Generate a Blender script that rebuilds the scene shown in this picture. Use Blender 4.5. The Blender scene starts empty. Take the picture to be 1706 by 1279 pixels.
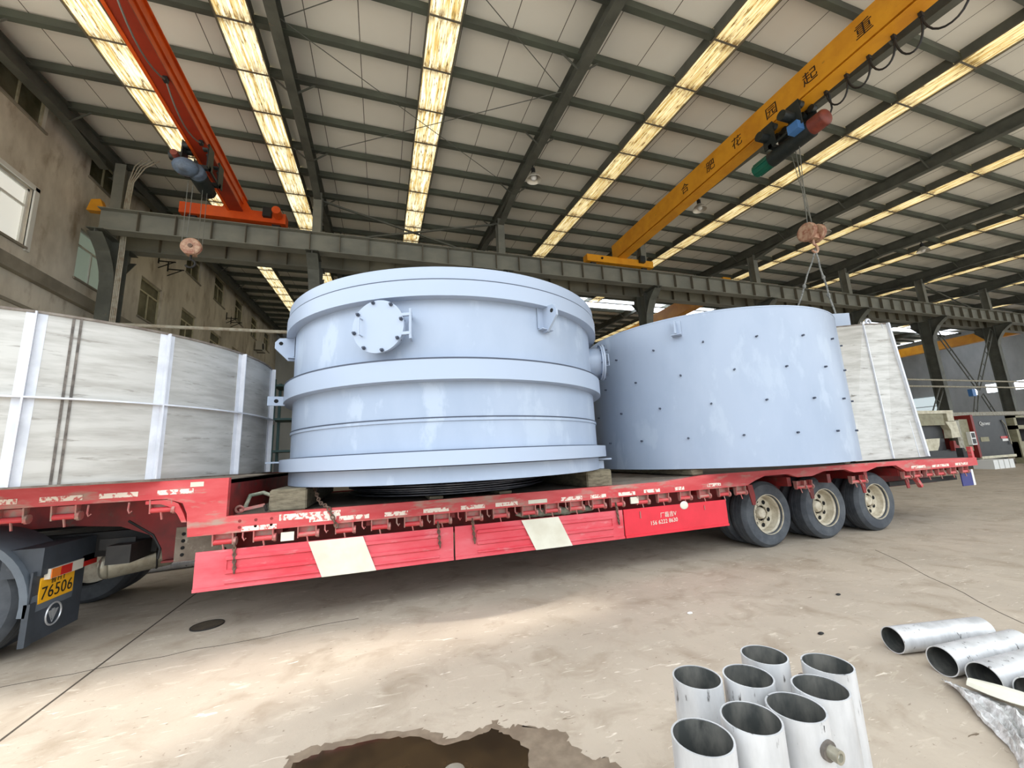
import bpy, bmesh, math, random
from math import sin, cos, pi, radians, sqrt, tan, atan2
from mathutils import Vector as V, Matrix, Euler
random.seed(7)
C = bpy.context.scene.collection
SC = bpy.context.scene

# ------------------------------------------------------------------ materials
def lin(c):
    c = c / 255.0
    return c / 12.92 if c <= 0.04045 else ((c + 0.055) / 1.055) ** 2.4
def col(r, g, b):
    return (lin(r), lin(g), lin(b), 1.0)
def mat(name, rgb, rough=0.5, metal=0.0, rgb2=None, scale=4.0, stretch=(1, 1, 1), lo=0.4, hi=0.65,
        rgb3=None, scale3=20.0, lo3=0.62, hi3=0.72, bump=0.0, bscale=30.0, spec=0.5, coat=0.0, detail=6.0):
    """painted / worn surface: base colour, a second colour in noise patches, a third in small specks"""
    m = bpy.data.materials.new(name); m.use_nodes = True
    nt = m.node_tree; N = nt.nodes; L = nt.links
    b = N['Principled BSDF']
    b.inputs['Base Color'].default_value = col(*rgb)
    b.inputs['Roughness'].default_value = rough; b.inputs['Metallic'].default_value = metal
    b.inputs['Specular IOR Level'].default_value = spec
    b.inputs['Coat Weight'].default_value = coat
    geo = N.new('ShaderNodeNewGeometry')
    def noise(sc, st, off):
        mp = N.new('ShaderNodeMapping'); mp.inputs['Scale'].default_value = st
        mp.inputs['Location'].default_value = (off, off * 1.7, off * 0.3)
        L.new(geo.outputs['Position'], mp.inputs['Vector'])
        n = N.new('ShaderNodeTexNoise'); n.inputs['Scale'].default_value = sc; n.inputs['Detail'].default_value = detail
        n.inputs['Roughness'].default_value = 0.6
        L.new(mp.outputs['Vector'], n.inputs['Vector']); return n.outputs['Fac']
    def ramp(fac, a, c):
        r = N.new('ShaderNodeMapRange'); r.inputs['From Min'].default_value = a; r.inputs['From Max'].default_value = c
        L.new(fac, r.inputs['Value']); return r.outputs['Result']
    out = None
    def mix(fac, a, c):
        x = N.new('ShaderNodeMix'); x.data_type = 'RGBA'
        L.new(fac, x.inputs['Factor'])
        if isinstance(a, tuple): x.inputs['A'].default_value = a
        else: L.new(a, x.inputs['A'])
        if isinstance(c, tuple): x.inputs['B'].default_value = c
        else: L.new(c, x.inputs['B'])
        return x.outputs['Result']
    if rgb2:
        out = mix(ramp(noise(scale, stretch, 3.1), lo, hi), col(*rgb), col(*rgb2))
    if rgb3:
        out = mix(ramp(noise(scale3, stretch, 9.7), lo3, hi3), out or col(*rgb), col(*rgb3))
    if out: L.new(out, b.inputs['Base Color'])
    if bump:
        bp = N.new('ShaderNodeBump'); bp.inputs['Strength'].default_value = bump; bp.inputs['Distance'].default_value = 0.02
        L.new(noise(bscale, stretch, 1.3), bp.inputs['Height']); L.new(bp.outputs['Normal'], b.inputs['Normal'])
    return m
def glow(name, rgb, strength):
    m = bpy.data.materials.new(name); m.use_nodes = True
    b = m.node_tree.nodes['Principled BSDF']
    b.inputs['Base Color'].default_value = col(*rgb)
    b.inputs['Emission Color'].default_value = col(*rgb); b.inputs['Emission Strength'].default_value = strength
    return m

M = {}
M['blue'] = mat('grey_blue_paint', (158, 171, 190), 0.34, rgb2=(148, 162, 182), scale=1.1, stretch=(1, 1, .45), rgb3=(165, 178, 195), scale3=2.6, lo3=.55, hi3=.62, bump=.03, bscale=6)
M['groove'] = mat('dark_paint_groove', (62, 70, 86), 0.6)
M['blue_edge'] = mat('grey_blue_trim_paint', (160, 173, 192), 0.34)
M['white_steel'] = mat('raw_white_steel', (186, 184, 178), 0.42, 0.25, rgb2=(162, 159, 152), scale=3, stretch=(.6, .6, 4), rgb3=(112, 106, 96), scale3=5, lo3=.6, hi3=.74, bump=.05, bscale=8)
M['rib_steel'] = mat('ground_bright_steel', (214, 217, 224), 0.4, 0.15, rgb2=(198, 201, 208), scale=5)
M['weld'] = mat('dark_weld', (74, 68, 62), 0.6, rgb2=(120, 112, 104), scale=12)
M['edge_dark'] = mat('rusty_plate_edge', (96, 84, 74), 0.6, rgb2=(130, 122, 112), scale=8)
M['pipe'] = mat('pipe_white_steel', (198, 198, 198), 0.36, 0.2, rgb2=(172, 172, 172), scale=4, stretch=(2, 2, .6), rgb3=(84, 82, 80), scale3=18, lo3=.63, hi3=.7)
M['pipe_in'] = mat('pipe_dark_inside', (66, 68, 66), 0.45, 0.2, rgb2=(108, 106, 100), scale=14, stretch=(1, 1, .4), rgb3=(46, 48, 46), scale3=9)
M['red'] = mat('faded_red_paint', (186, 54, 58), 0.5, rgb2=(196, 84, 84), scale=2.5, stretch=(.6, 1, 2.5), rgb3=(162, 134, 120), scale3=4, lo3=.53, hi3=.68)
M['red_board'] = mat('sunfaded_red_board', (202, 58, 70), 0.5, rgb2=(210, 96, 104), scale=1.8, stretch=(.7, 1, 2.2), rgb3=(206, 128, 130), scale3=6, lo3=.6, hi3=.75)
M['red_pure'] = mat('fresh_red_paint', (212, 42, 58), 0.4, rgb2=(200, 38, 52), scale=3)
M['dark_red'] = mat('dark_red_frame', (136, 30, 30), 0.6, rgb2=(96, 30, 26), scale=3, rgb3=(80, 64, 54), scale3=8)
M['deck'] = mat('dusty_deck', (134, 124, 110), 0.8, rgb2=(104, 92, 80), scale=3, rgb3=(158, 150, 136), scale3=9, bump=.2)
M['stripe'] = mat('cream_stripe_paint', (214, 211, 194), 0.5, rgb2=(202, 197, 178), scale=4, rgb3=(150, 140, 120), scale3=14, lo3=.7, hi3=.74)
M['tape'] = mat('worn_white_tape', (226, 212, 198), 0.5, rgb2=(196, 96, 92), scale=22, lo=.52, hi=.58)
M['winch'] = mat('winch_pink_red', (176, 96, 92), 0.5, 0.2, rgb2=(150, 128, 116), scale=14)
M['rubber'] = mat('tyre_rubber', (58, 62, 68), 0.75, rgb2=(78, 82, 86), scale=5, bump=.1)
M['tread'] = mat('tyre_tread_rubber', (52, 55, 60), 0.8, rgb2=(86, 86, 84), scale=8)
M['rim'] = mat('dusty_cream_rim', (206, 198, 178), 0.45, 0.2, rgb2=(172, 160, 138), scale=9)
M['black'] = mat('near_black', (22, 23, 24), 0.6)
M['hole'] = mat('dark_opening', (12, 12, 12), 0.9)
M['tar'] = mat('truck_grey_plastic', (58, 64, 72), 0.55, rgb2=(46, 52, 58), scale=4, rgb3=(84, 88, 90), scale3=6)
M['fender_grey'] = mat('fender_grey_plastic', (92, 100, 108), 0.5, rgb2=(78, 86, 94), scale=4)
M['chassis'] = mat('chassis_black', (20, 20, 19), 0.6, rgb2=(34, 32, 30), scale=6)
M['silver'] = mat('dusty_aluminium', (170, 166, 150), 0.4, 0.5, rgb2=(122, 116, 100), scale=5)
M['plate_y'] = mat('plate_yellow', (240, 176, 30), 0.4)
M['orange_lamp'] = mat('amber_lens', (224, 120, 40), 0.2)
M['red_lamp'] = mat('red_lens', (190, 30, 26), 0.2)
M['clear_lamp'] = mat('clear_lens', (220, 214, 200), 0.2)
M['emblem'] = mat('emblem_silver', (196, 198, 200), 0.3, 0.5)
M['wood'] = mat('old_timber', (126, 118, 98), 0.85, rgb2=(92, 85, 68), scale=9, stretch=(1, 1, 4), bump=.4, bscale=20)
M['darkplate'] = mat('dark_sheet_steel', (70, 72, 80), 0.45, 0.5, rgb2=(104, 104, 108), scale=6)
M['rope'] = mat('chain_rusty_steel', (116, 92, 76), 0.6, 0.3, rgb2=(84, 70, 62), scale=30)
M['cloth'] = mat('dusty_green_tarp', (118, 128, 112), 0.9, rgb2=(178, 172, 150), scale=10, bump=.5, bscale=18)
M['floor'] = None
M['wall'] = mat('stained_plaster', (222, 215, 198), 0.9, rgb2=(182, 174, 156), scale=.8, stretch=(1, 1, .45), rgb3=(150, 134, 110), scale3=1.9, lo3=.54, hi3=.76, bump=.2, bscale=5)
M['wall_grey'] = mat('grey_cladding', (186, 190, 190), 0.7, rgb2=(168, 172, 172), scale=.8, stretch=(1, 1, .4))
M['band'] = mat('ledge_plaster', (150, 144, 128), 0.9, rgb2=(124, 118, 104), scale=1.4)
M['steel'] = mat('grey_structural_paint', (94, 96, 87), 0.55, rgb2=(78, 80, 72), scale=2, rgb3=(130, 104, 76), scale3=4, lo3=.66, hi3=.74)
M['steel_dk'] = mat('grey_green_purlin_paint', (84, 90, 78), 0.6, rgb2=(70, 72, 64), scale=2, stretch=(.4, 1, 1))
M['runway'] = mat('runway_light_grey', (132, 132, 120), 0.55, rgb2=(114, 115, 106), scale=1.5, stretch=(.6, 1, 1))
M['stiff'] = mat('runway_stiffener', (104, 98, 84), 0.6)
M['orange'] = mat('crane_orange', (214, 84, 16), 0.45, rgb2=(194, 68, 12), scale=2)
M['orange_shade'] = mat('crane_orange_shaded', (150, 44, 14), 0.5, rgb2=(128, 36, 12), scale=2)  # same orange paint, with the underside's shade put into the colour
M['yellow'] = mat('crane_yellow', (226, 158, 34), 0.45, rgb2=(208, 138, 26), scale=1.6, rgb3=(150, 108, 40), scale3=6, lo3=.68, hi3=.74)
M['ink'] = mat('crane_lettering_dark', (44, 22, 14), 0.6)
M['hoist'] = mat('hoist_dark_green', (26, 34, 34), 0.5, rgb2=(40, 44, 42), scale=10)
M['hoist_g'] = mat('hoist_motor_green', (22, 98, 78), 0.4)
M['hoist_r'] = mat('hoist_motor_brown', (130, 62, 48), 0.5, rgb2=(104, 50, 40), scale=6)
M['hoist_b'] = mat('hoist_blue', (70, 120, 180), 0.4)
M['hoist_gr'] = mat('hoist_grey_blue', (96, 112, 132), 0.4, rgb2=(70, 78, 88), scale=5)
M['block'] = mat('hook_block_worn', (190, 158, 132), 0.5, rgb2=(150, 96, 74), scale=10)
M['cable'] = mat('black_cable', (30, 30, 28), 0.6)
M['wire'] = mat('grey_wire_rope', (120, 120, 112), 0.5, 0.4)
M['sling'] = mat('worn_sling', (150, 152, 148), 0.8, rgb2=(96, 98, 96), scale=20)
M['lampshade'] = mat('lamp_aluminium', (200, 196, 184), 0.3, 0.3)
M['frame_green'] = mat('old_green_window_frame', (204, 198, 166), 0.6, rgb2=(180, 172, 140), scale=6)
M['frame_white'] = mat('white_window_frame', (220, 220, 212), 0.5)
M['glass_dk'] = mat('dusty_dark_glass', (84, 82, 60), 0.22, rgb2=(120, 116, 92), scale=1.2)
M['glass_gr'] = glow('pale_green_daylit_glass', (160, 176, 160), .3)
M['glass_in'] = glow('daylit_room_behind_glass', (236, 236, 226), .55)
M['win_far'] = glow('far_daylight_window', (232, 240, 255), 6.0)
M['conduit'] = mat('pale_conduit', (176, 172, 156), 0.6, rgb2=(150, 138, 118), scale=8)
M['ac'] = mat('ac_casing', (196, 192, 178), 0.5)
M['mach_w'] = mat('machine_cream', (214, 208, 184), 0.5, rgb2=(186, 178, 150), scale=4)
M['mach_tan'] = mat('machine_tan', (150, 146, 118), 0.6, rgb2=(130, 124, 98), scale=4)
M['mach_dk'] = mat('machine_charcoal', (30, 33, 35), 0.45, rgb2=(40, 43, 44), scale=3)
M['mach_red'] = mat('machine_dark_red', (132, 34, 28), 0.5)
M['blueflap'] = mat('blue_flap', (40, 44, 110), 0.5)
M['white'] = mat('plain_white', (226, 226, 222), 0.5)
M['puddle'] = mat('brown_water', (46, 36, 26), 0.07, rgb2=(64, 50, 34), scale=3, spec=.6)
M['damp'] = mat('damp_concrete', (112, 98, 82), 0.5, rgb2=(132, 118, 100), scale=10)
M['joint'] = mat('floor_joint_dark', (66, 58, 48), 0.9)
M['drain'] = mat('drain_cover_iron', (78, 68, 54), 0.7, rgb2=(60, 52, 42), scale=12, bump=.3)
M['plastic'] = mat('crumpled_plastic', (224, 224, 222), 0.2, rgb2=(168, 166, 162), scale=22, bump=.7, bscale=22)
M['card'] = mat('folded_white_sheet', (226, 224, 206), 0.6)

def floor_material():
    m = bpy.data.materials.new('worn_concrete'); m.use_nodes = True
    nt = m.node_tree; N = nt.nodes; L = nt.links; b = N['Principled BSDF']
    geo = N.new('ShaderNodeNewGeometry')
    def noise(sc, st, det=8.0, ro=.6, dist=0.0, rot=0.0):
        mp = N.new('ShaderNodeMapping'); mp.inputs['Scale'].default_value = st; mp.inputs['Rotation'].default_value = (0, 0, rot)
        L.new(geo.outputs['Position'], mp.inputs['Vector'])
        n = N.new('ShaderNodeTexNoise'); n.inputs['Scale'].default_value = sc; n.inputs['Detail'].default_value = det
        n.inputs['Roughness'].default_value = ro; n.inputs['Distortion'].default_value = dist
        L.new(mp.outputs['Vector'], n.inputs['Vector']); return n.outputs['Fac']
    def rng(f, a, c):
        r = N.new('ShaderNodeMapRange'); r.inputs['From Min'].default_value = a; r.inputs['From Max'].default_value = c
        L.new(f, r.inputs['Value']); return r.outputs['Result']
    def mix(f, a, c):
        x = N.new('ShaderNodeMix'); x.data_type = 'RGBA'; L.new(f, x.inputs['Factor'])
        for s, q in (('A', a), ('B', c)):
            if isinstance(q, tuple): x.inputs[s].default_value = q
            else: L.new(q, x.inputs[s])
        return x.outputs['Result']
    c = mix(rng(noise(.7, (1, 1, 1)), .35, .65), col(180, 167, 150), col(166, 154, 138))
    c = mix(rng(noise(2.4, (1, 1, 1), dist=.6), .5, .72), c, col(150, 136, 118))
    c = mix(rng(noise(7, (.5, 1.6, 1), dist=.8, rot=.5), .6, .74), c, col(198, 187, 169))
    c = mix(rng(noise(15, (.35, 1.8, 1), 3, dist=1.2, rot=-.35), .66, .72), c, col(212, 202, 186))
    c = mix(rng(noise(19, (.4, 1.8, 1), 3, dist=1.0, rot=.9), .69, .74), c, col(104, 90, 74))
    c = mix(rng(noise(26, (1, 1, 1), 4), .66, .74), c, col(120, 106, 90))
    L.new(c, b.inputs['Base Color'])
    L.new(rng(noise(3, (1, 1, 1)), -.3, 1.0), b.inputs['Roughness'])
    b.inputs['Specular IOR Level'].default_value = .3
    bp = N.new('ShaderNodeBump'); bp.inputs['Strength'].default_value = .25; bp.inputs['Distance'].default_value = .01
    L.new(noise(18, (1, 1, 1)), bp.inputs['Height']); L.new(bp.outputs['Normal'], b.inputs['Normal'])
    return m
M['floor'] = floor_material()

def ceiling_material():
    m = bpy.data.materials.new('foil_insulation'); m.use_nodes = True
    nt = m.node_tree; N = nt.nodes; L = nt.links; b = N['Principled BSDF']
    geo = N.new('ShaderNodeNewGeometry'); sp = N.new('ShaderNodeSeparateXYZ'); L.new(geo.outputs['Position'], sp.inputs[0])
    def math_(op, a, c=None):
        x = N.new('ShaderNodeMath'); x.operation = op
        for i, q in enumerate((a, c)):
            if q is None: continue
            if isinstance(q, (int, float)): x.inputs[i].default_value = q
            else: L.new(q, x.inputs[i])
        return x.outputs[0]
    fx = math_('FRACT', math_('MULTIPLY', sp.outputs['X'], 1 / 1.15))
    seam = math_('LESS_THAN', math_('ABSOLUTE', math_('SUBTRACT', fx, .5)), .009)
    n = N.new('ShaderNodeTexNoise'); n.inputs['Scale'].default_value = 1.1; n.inputs['Detail'].default_value = 5
    L.new(geo.outputs['Position'], n.inputs['Vector'])
    x = N.new('ShaderNodeMix'); x.data_type = 'RGBA'; L.new(n.outputs['Fac'], x.inputs['Factor'])
    x.inputs['A'].default_value = col(226, 223, 212); x.inputs['B'].default_value = col(236, 234, 224)
    y = N.new('ShaderNodeMix'); y.data_type = 'RGBA'; L.new(seam, y.inputs['Factor'])
    L.new(x.outputs['Result'], y.inputs['A']); y.inputs['B'].default_value = col(96, 92, 82)
    L.new(y.outputs['Result'], b.inputs['Base Color']); b.inputs['Roughness'].default_value = .6
    bp = N.new('ShaderNodeBump'); bp.inputs['Strength'].default_value = .3; bp.inputs['Distance'].default_value = .05
    L.new(n.outputs['Fac'], bp.inputs['Height']); L.new(bp.outputs['Normal'], b.inputs['Normal'])
    return m
M['ceil'] = ceiling_material()

def skylight_material(strength, warm, name):
    """dirty translucent roof sheet lit from outside: streaks run down the slope, rust gathers in patches"""
    m = bpy.data.materials.new(name); m.use_nodes = True
    nt = m.node_tree; N = nt.nodes; L = nt.links; b = N['Principled BSDF']
    geo = N.new('ShaderNodeNewGeometry')
    def noise(sc, st, det=6.0):
        mp = N.new('ShaderNodeMapping'); mp.inputs['Scale'].default_value = st
        L.new(geo.outputs['Position'], mp.inputs['Vector'])
        n = N.new('ShaderNodeTexNoise'); n.inputs['Scale'].default_value = sc; n.inputs['Detail'].default_value = det
        n.inputs['Roughness'].default_value = .7
        L.new(mp.outputs['Vector'], n.inputs['Vector']); return n.outputs['Fac']
    def rng(f, a, c):
        r = N.new('ShaderNodeMapRange'); r.inputs['From Min'].default_value = a; r.inputs['From Max'].default_value = c
        L.new(f, r.inputs['Value']); return r.outputs['Result']
    def mix(f, a, c):
        x = N.new('ShaderNodeMix'); x.data_type = 'RGBA'; L.new(f, x.inputs['Factor'])
        for s, q in (('A', a), ('B', c)):
            if isinstance(q, tuple): x.inputs[s].default_value = q
            else: L.new(q, x.inputs[s])
        return x.outputs['Result']
    c = mix(rng(noise(16, (1, .05, .05), 3), .38, .6), col(*warm), col(188, 160, 96))
    c = mix(rng(noise(30, (1, .1, .1), 3), .54, .66), c, col(104, 78, 36))
    sp = N.new('ShaderNodeSeparateXYZ'); L.new(geo.outputs['Position'], sp.inputs[0])
    def ma(op, a, v):
        q = N.new('ShaderNodeMath'); q.operation = op; L.new(a, q.inputs[0]); q.inputs[1].default_value = v; return q.outputs[0]
    t = ma('ABSOLUTE', ma('SUBTRACT', ma('FRACT', ma('MULTIPLY', ma('ADD', sp.outputs['Y'], 20.0 * 1.35 - 14.07 + .675), 1 / 1.35), 0), .5), 0)
    near = N.new('ShaderNodeMapRange'); near.inputs['From Min'].default_value = .2; near.inputs['From Max'].default_value = 0.02
    L.new(t, near.inputs['Value'])
    g = N.new('ShaderNodeMath'); g.operation = 'MULTIPLY'; L.new(near.outputs['Result'], g.inputs[0]); L.new(rng(noise(9, (1, .5, .5)), .38, .6), g.inputs[1])
    c = mix(g.outputs[0], c, col(92, 66, 28))
    L.new(c, b.inputs['Emission Color']); L.new(c, b.inputs['Base Color'])
    b.inputs['Emission Strength'].default_value = strength; b.inputs['Roughness'].default_value = .4
    return m

# ------------------------------------------------------------------ mesh builder
ORG = {}
class MB:
    def __init__(s): s.v = []; s.f = []; s.slot = 0; s.mi = []; s.extra = []
    def use(s, material):
        """following faces take this second material"""
        s.extra.append(material); s.slot = len(s.extra); return s
    def add(s, vs, fs):
        n = len(s.v); s.v += [V(p) for p in vs]; s.f += [tuple(i + n for i in f) for f in fs]; s.mi += [s.slot] * len(fs); return s
    def box(s, x0, x1, y0, y1, z0, z1):
        return s.add([(x0, y0, z0), (x1, y0, z0), (x1, y1, z0), (x0, y1, z0), (x0, y0, z1), (x1, y0, z1), (x1, y1, z1), (x0, y1, z1)],
                     [(0, 3, 2, 1), (4, 5, 6, 7), (0, 1, 5, 4), (1, 2, 6, 5), (2, 3, 7, 6), (3, 0, 4, 7)])
    def bar(s, p0, p1, w, h, up=(0, 0, 1), ow=0, oh=0):
        p0 = V(p0); p1 = V(p1); d = (p1 - p0).normalized(); u = V(up)
        sd = d.cross(u)
        if sd.length < 1e-5: sd = d.cross(V((1, 0, 0)))
        sd.normalize(); u = sd.cross(d).normalized()
        q = []
        for p in (p0, p1):
            for a, b in ((-1, -1), (1, -1), (1, 1), (-1, 1)):
                q.append(p + sd * (a * w / 2 + ow) + u * (b * h / 2 + oh))
        return s.add(q, [(0, 1, 2, 3), (7, 6, 5, 4), (0, 4, 5, 1), (1, 5, 6, 2), (2, 6, 7, 3), (3, 7, 4, 0)])
    def ibeam(s, p0, p1, w, h, t=.014, up=(0, 0, 1)):
        s.bar(p0, p1, w, t, up, 0, h / 2 - t / 2); s.bar(p0, p1, w, t, up, 0, -h / 2 + t / 2)
        return s.bar(p0, p1, t, h - 2 * t, up)
    def cyl(s, p0, p1, r, n=16, r2=None, cap=True):
        p0 = V(p0); p1 = V(p1); r2 = r if r2 is None else r2
        d = (p1 - p0).normalized(); a = d.cross(V((0, 0, 1)))
        if a.length < 1e-4: a = V((1, 0, 0))
        a.normalize(); b = d.cross(a)
        q = [p0 + (a * cos(2 * pi * i / n) + b * sin(2 * pi * i / n)) * r for i in range(n)] + \
            [p1 + (a * cos(2 * pi * i / n) + b * sin(2 * pi * i / n)) * r2 for i in range(n)]
        fs = [(i, (i + 1) % n, n + (i + 1) % n, n + i) for i in range(n)]
        if cap: fs += [tuple(range(n - 1, -1, -1)), tuple(range(n, 2 * n))]
        return s.add(q, fs)
    def ring(s, p0, p1, ro, ri, n=32, skip_in=False):
        """thick tube from p0 to p1"""
        p0 = V(p0); p1 = V(p1); d = (p1 - p0).normalized(); a = d.cross(V((0, 0, 1)))
        if a.length < 1e-4: a = V((1, 0, 0))
        a.normalize(); b = d.cross(a); q = []
        for p, r in ((p0, ro), (p1, ro), (p1, ri), (p0, ri)):
            q += [p + (a * cos(2 * pi * i / n) + b * sin(2 * pi * i / n)) * r for i in range(n)]
        fs = []
        for k in range(4):
            if skip_in and k == 2: continue
            k2 = (k + 1) % 4
            fs += [(k * n + i, k * n + (i + 1) % n, k2 * n + (i + 1) % n, k2 * n + i) for i in range(n)]
        return s.add(q, fs)
    def tube(s, pts, r, n=8):
        pts = [V(p) for p in pts]; q = []; m = len(pts); pa = None
        for i, p in enumerate(pts):
            d = (pts[min(i + 1, m - 1)] - pts[max(i - 1, 0)]).normalized()
            a = d.cross(V((0, 0, 1))) if pa is None else pa - d * pa.dot(d)
            if a.length < 1e-4: a = d.cross(V((1, 0, 0)))
            a.normalize(); pa = a; b = d.cross(a)
            q += [p + (a * cos(2 * pi * k / n) + b * sin(2 * pi * k / n)) * r for k in range(n)]
        fs = [(i * n + k, i * n + (k + 1) % n, (i + 1) * n + (k + 1) % n, (i + 1) * n + k) for i in range(m - 1) for k in range(n)]
        fs += [tuple(range(n - 1, -1, -1)), tuple(range((m - 1) * n, m * n))]
        return s.add(q, fs)
    def lathe(s, prof, o=(0, 0, 0), axis='Z', n=48, closed=True, a0=0.0, a1=2 * pi):
        """profile of (radius, height) turned about an axis through o"""
        full = abs(a1 - a0 - 2 * pi) < 1e-6; m = len(prof); k = n if full else n + 1; q = []
        for i in range(k):
            t = a0 + (a1 - a0) * i / n
            for r, h in prof:
                if axis == 'Z': p = (r * cos(t), r * sin(t), h)
                elif axis == 'Y': p = (r * cos(t), h, r * sin(t))
                else: p = (h, r * cos(t), r * sin(t))
                q.append(V(o) + V(p))
        fs = []
        for i in range(n):
            j = (i + 1) % k
            for c in range(m if closed else m - 1):
                d = (c + 1) % m
                fs.append((i * m + c, j * m + c, j * m + d, i * m + d))
        if not full and closed: fs += [tuple(range(m)), tuple(range((k - 1) * m + m - 1, (k - 1) * m - 1, -1))]
        return s.add(q, fs)
    def prism(s, poly, axis, a0, a1):
        """polygon in the plane normal to axis, pushed from a0 to a1"""
        def P(p, a):
            return {'X': (a, p[0], p[1]), 'Y': (p[0], a, p[1]), 'Z': (p[0], p[1], a)}[axis]
        n = len(poly)
        return s.add([P(p, a0) for p in poly] + [P(p, a1) for p in poly],
                     [tuple(range(n - 1, -1, -1)), tuple(range(n, 2 * n))] + [(i, (i + 1) % n, n + (i + 1) % n, n + i) for i in range(n)])
    def ball(s, c, r, sc=(1, 1, 1), n=14, m=8):
        q = []; fs = []
        for i in range(m + 1):
            t = pi * i / m
            for k in range(n):
                q.append(V(c) + V((r * sc[0] * sin(t) * cos(2 * pi * k / n), r * sc[1] * sin(t) * sin(2 * pi * k / n), r * sc[2] * cos(t))))
        for i in range(m):
            for k in range(n): fs.append((i * n + k, (i + 1) * n + k, (i + 1) * n + (k + 1) % n, i * n + (k + 1) % n))
        return s.add(q, fs)
    def torus(s, c, ax, R, r, n=16, m=6, sx=1.0):
        ax = V(ax).normalized(); a = ax.cross(V((0, 0, 1)))
        if a.length < 1e-4: a = V((1, 0, 0))
        a.normalize(); b = ax.cross(a); q = []
        for i in range(n):
            t = 2 * pi * i / n; e = a * cos(t) + b * sin(t); ctr = V(c) + a * cos(t) * R + b * sin(t) * R * sx
            for k in range(m):
                u = 2 * pi * k / m; q.append(ctr + e * (r * cos(u)) + ax * (r * sin(u)))
        fs = [(i * m + k, ((i + 1) % n) * m + k, ((i + 1) % n) * m + (k + 1) % m, i * m + (k + 1) % m) for i in range(n) for k in range(m)]
        return s.add(q, fs)
    def build(s, name, material, parent=None, org=None, smooth=32):
        me = bpy.data.meshes.new(name)
        if parent is not None: o0 = ORG[parent.name]
        elif org is not None: o0 = V(org)
        else:
            xs = [p.x for p in s.v]; ys = [p.y for p in s.v]; zs = [p.z for p in s.v]
            o0 = V(((min(xs) + max(xs)) / 2, (min(ys) + max(ys)) / 2, min(zs)))
        me.from_pydata([p - o0 for p in s.v], [], s.f)
        if s.extra: me.polygons.foreach_set('material_index', s.mi)
        bm = bmesh.new(); bm.from_mesh(me); bmesh.ops.remove_doubles(bm, verts=bm.verts, dist=1e-5)
        bmesh.ops.recalc_face_normals(bm, faces=bm.faces); bm.to_mesh(me); bm.free()
        if smooth:
            me.shade_smooth(); me.set_sharp_from_angle(angle=radians(smooth))
        me.materials.append(M[material] if isinstance(material, str) else material)
        for e in s.extra: me.materials.append(M[e])
        ob = bpy.data.objects.new(name, me); C.objects.link(ob)
        if parent is not None: ob.parent = parent
        else: ob.location = o0
        ORG[ob.name] = o0
        return ob

def tag(o, label=None, cat=None, group=None, kind=None):
    if label: o['label'] = label
    if cat: o['category'] = cat
    if group: o['group'] = group
    if kind: o['kind'] = kind
    return o
def thing(name, label, cat, loc=(0, 0, 0), group=None):
    o = bpy.data.objects.new(name, None); C.objects.link(o); o.location = loc; o.empty_display_size = .2
    ORG[o.name] = V(loc); return tag(o, label, cat, group)
def empty_part(name, parent):
    o = bpy.data.objects.new(name, None); C.objects.link(o); o.parent = parent; ORG[o.name] = ORG[parent.name]; return o
def struct(o): o['kind'] = 'structure'; return o
def copy_tree(o, parent=None, loc=None, rot=None):
    c = o.copy(); C.objects.link(c); c.parent = parent
    if loc is not None: c.location = loc
    if rot is not None: c.rotation_euler = rot
    for ch in o.children: copy_tree(ch, c)
    ORG[c.name] = V(loc) if (parent is None and loc is not None) else ORG.get(o.name, V())
    return c
def text(name, body, size, material, parent, mtx, extrude=.002, spacing=1.0):
    cu = bpy.data.curves.new(name, 'FONT'); cu.body = body; cu.size = size; cu.extrude = extrude
    cu.align_x = 'CENTER'; cu.align_y = 'CENTER'; cu.space_character = spacing; cu.resolution_u = 3
    t = bpy.data.objects.new(name + '_source', cu); C.objects.link(t)
    me = bpy.data.meshes.new_from_object(t.evaluated_get(bpy.context.evaluated_depsgraph_get()))
    bpy.data.objects.remove(t); bpy.data.curves.remove(cu)
    me.name = name; me.transform(Matrix.Translation(-ORG[parent.name]) @ mtx)
    me.materials.clear(); me.materials.append(M[material])
    o = bpy.data.objects.new(name, me); C.objects.link(o); o.parent = parent; ORG[o.name] = ORG[parent.name]
    return o
def frame_mtx(o, xa, ya):
    x = V(xa).normalized(); y = V(ya).normalized(); z = x.cross(y)
    m = Matrix((x, y, z)).transposed().to_4x4(); m.translation = V(o); return m

# ------------------------------------------------------------------ camera
f_px = 668.52; yaw, pit, rol = radians(18.3467), radians(10.1751), radians(-2.7295)
fw = V((sin(yaw) * cos(pit), cos(yaw) * cos(pit), sin(pit))); r = V((cos(yaw), -sin(yaw), 0)); u = r.cross(fw)
r2 = r * cos(rol) + u * sin(rol); u2 = -r * sin(rol) + u * cos(rol)
cam = bpy.data.cameras.new('camera'); co = bpy.data.objects.new('camera', cam); C.objects.link(co)
mm = Matrix((r2, u2, -fw)).transposed().to_4x4(); mm.translation = V((0, 0, 1.6)); co.matrix_world = mm
cam.sensor_fit = 'HORIZONTAL'; cam.sensor_width = 36; cam.lens = 36 * f_px / 1706; cam.clip_start = .05; cam.clip_end = 400
SC.camera = co
WORLD = 3.1; EXPO = -0.05; SUN = 3.4
PUD2 = [(-.52, 2.5), (-.49, 2.74), (-.48, 2.87), (-.39, 2.9), (-.23, 2.9), (-.03, 2.88), (.25, 2.83), (.32, 2.76), (.39, 2.67), (.55, 2.68), (.7, 2.73), (.71, 2.64), (.8, 2.63), (.86, 2.59), (1.03, 2.5), (1.03, 2.36), (1.08, 2.23), (1.16, 2.2), (1.19, 2.09), (1.2, 1.7), (.6, 1.6), (0, 1.8)]
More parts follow.
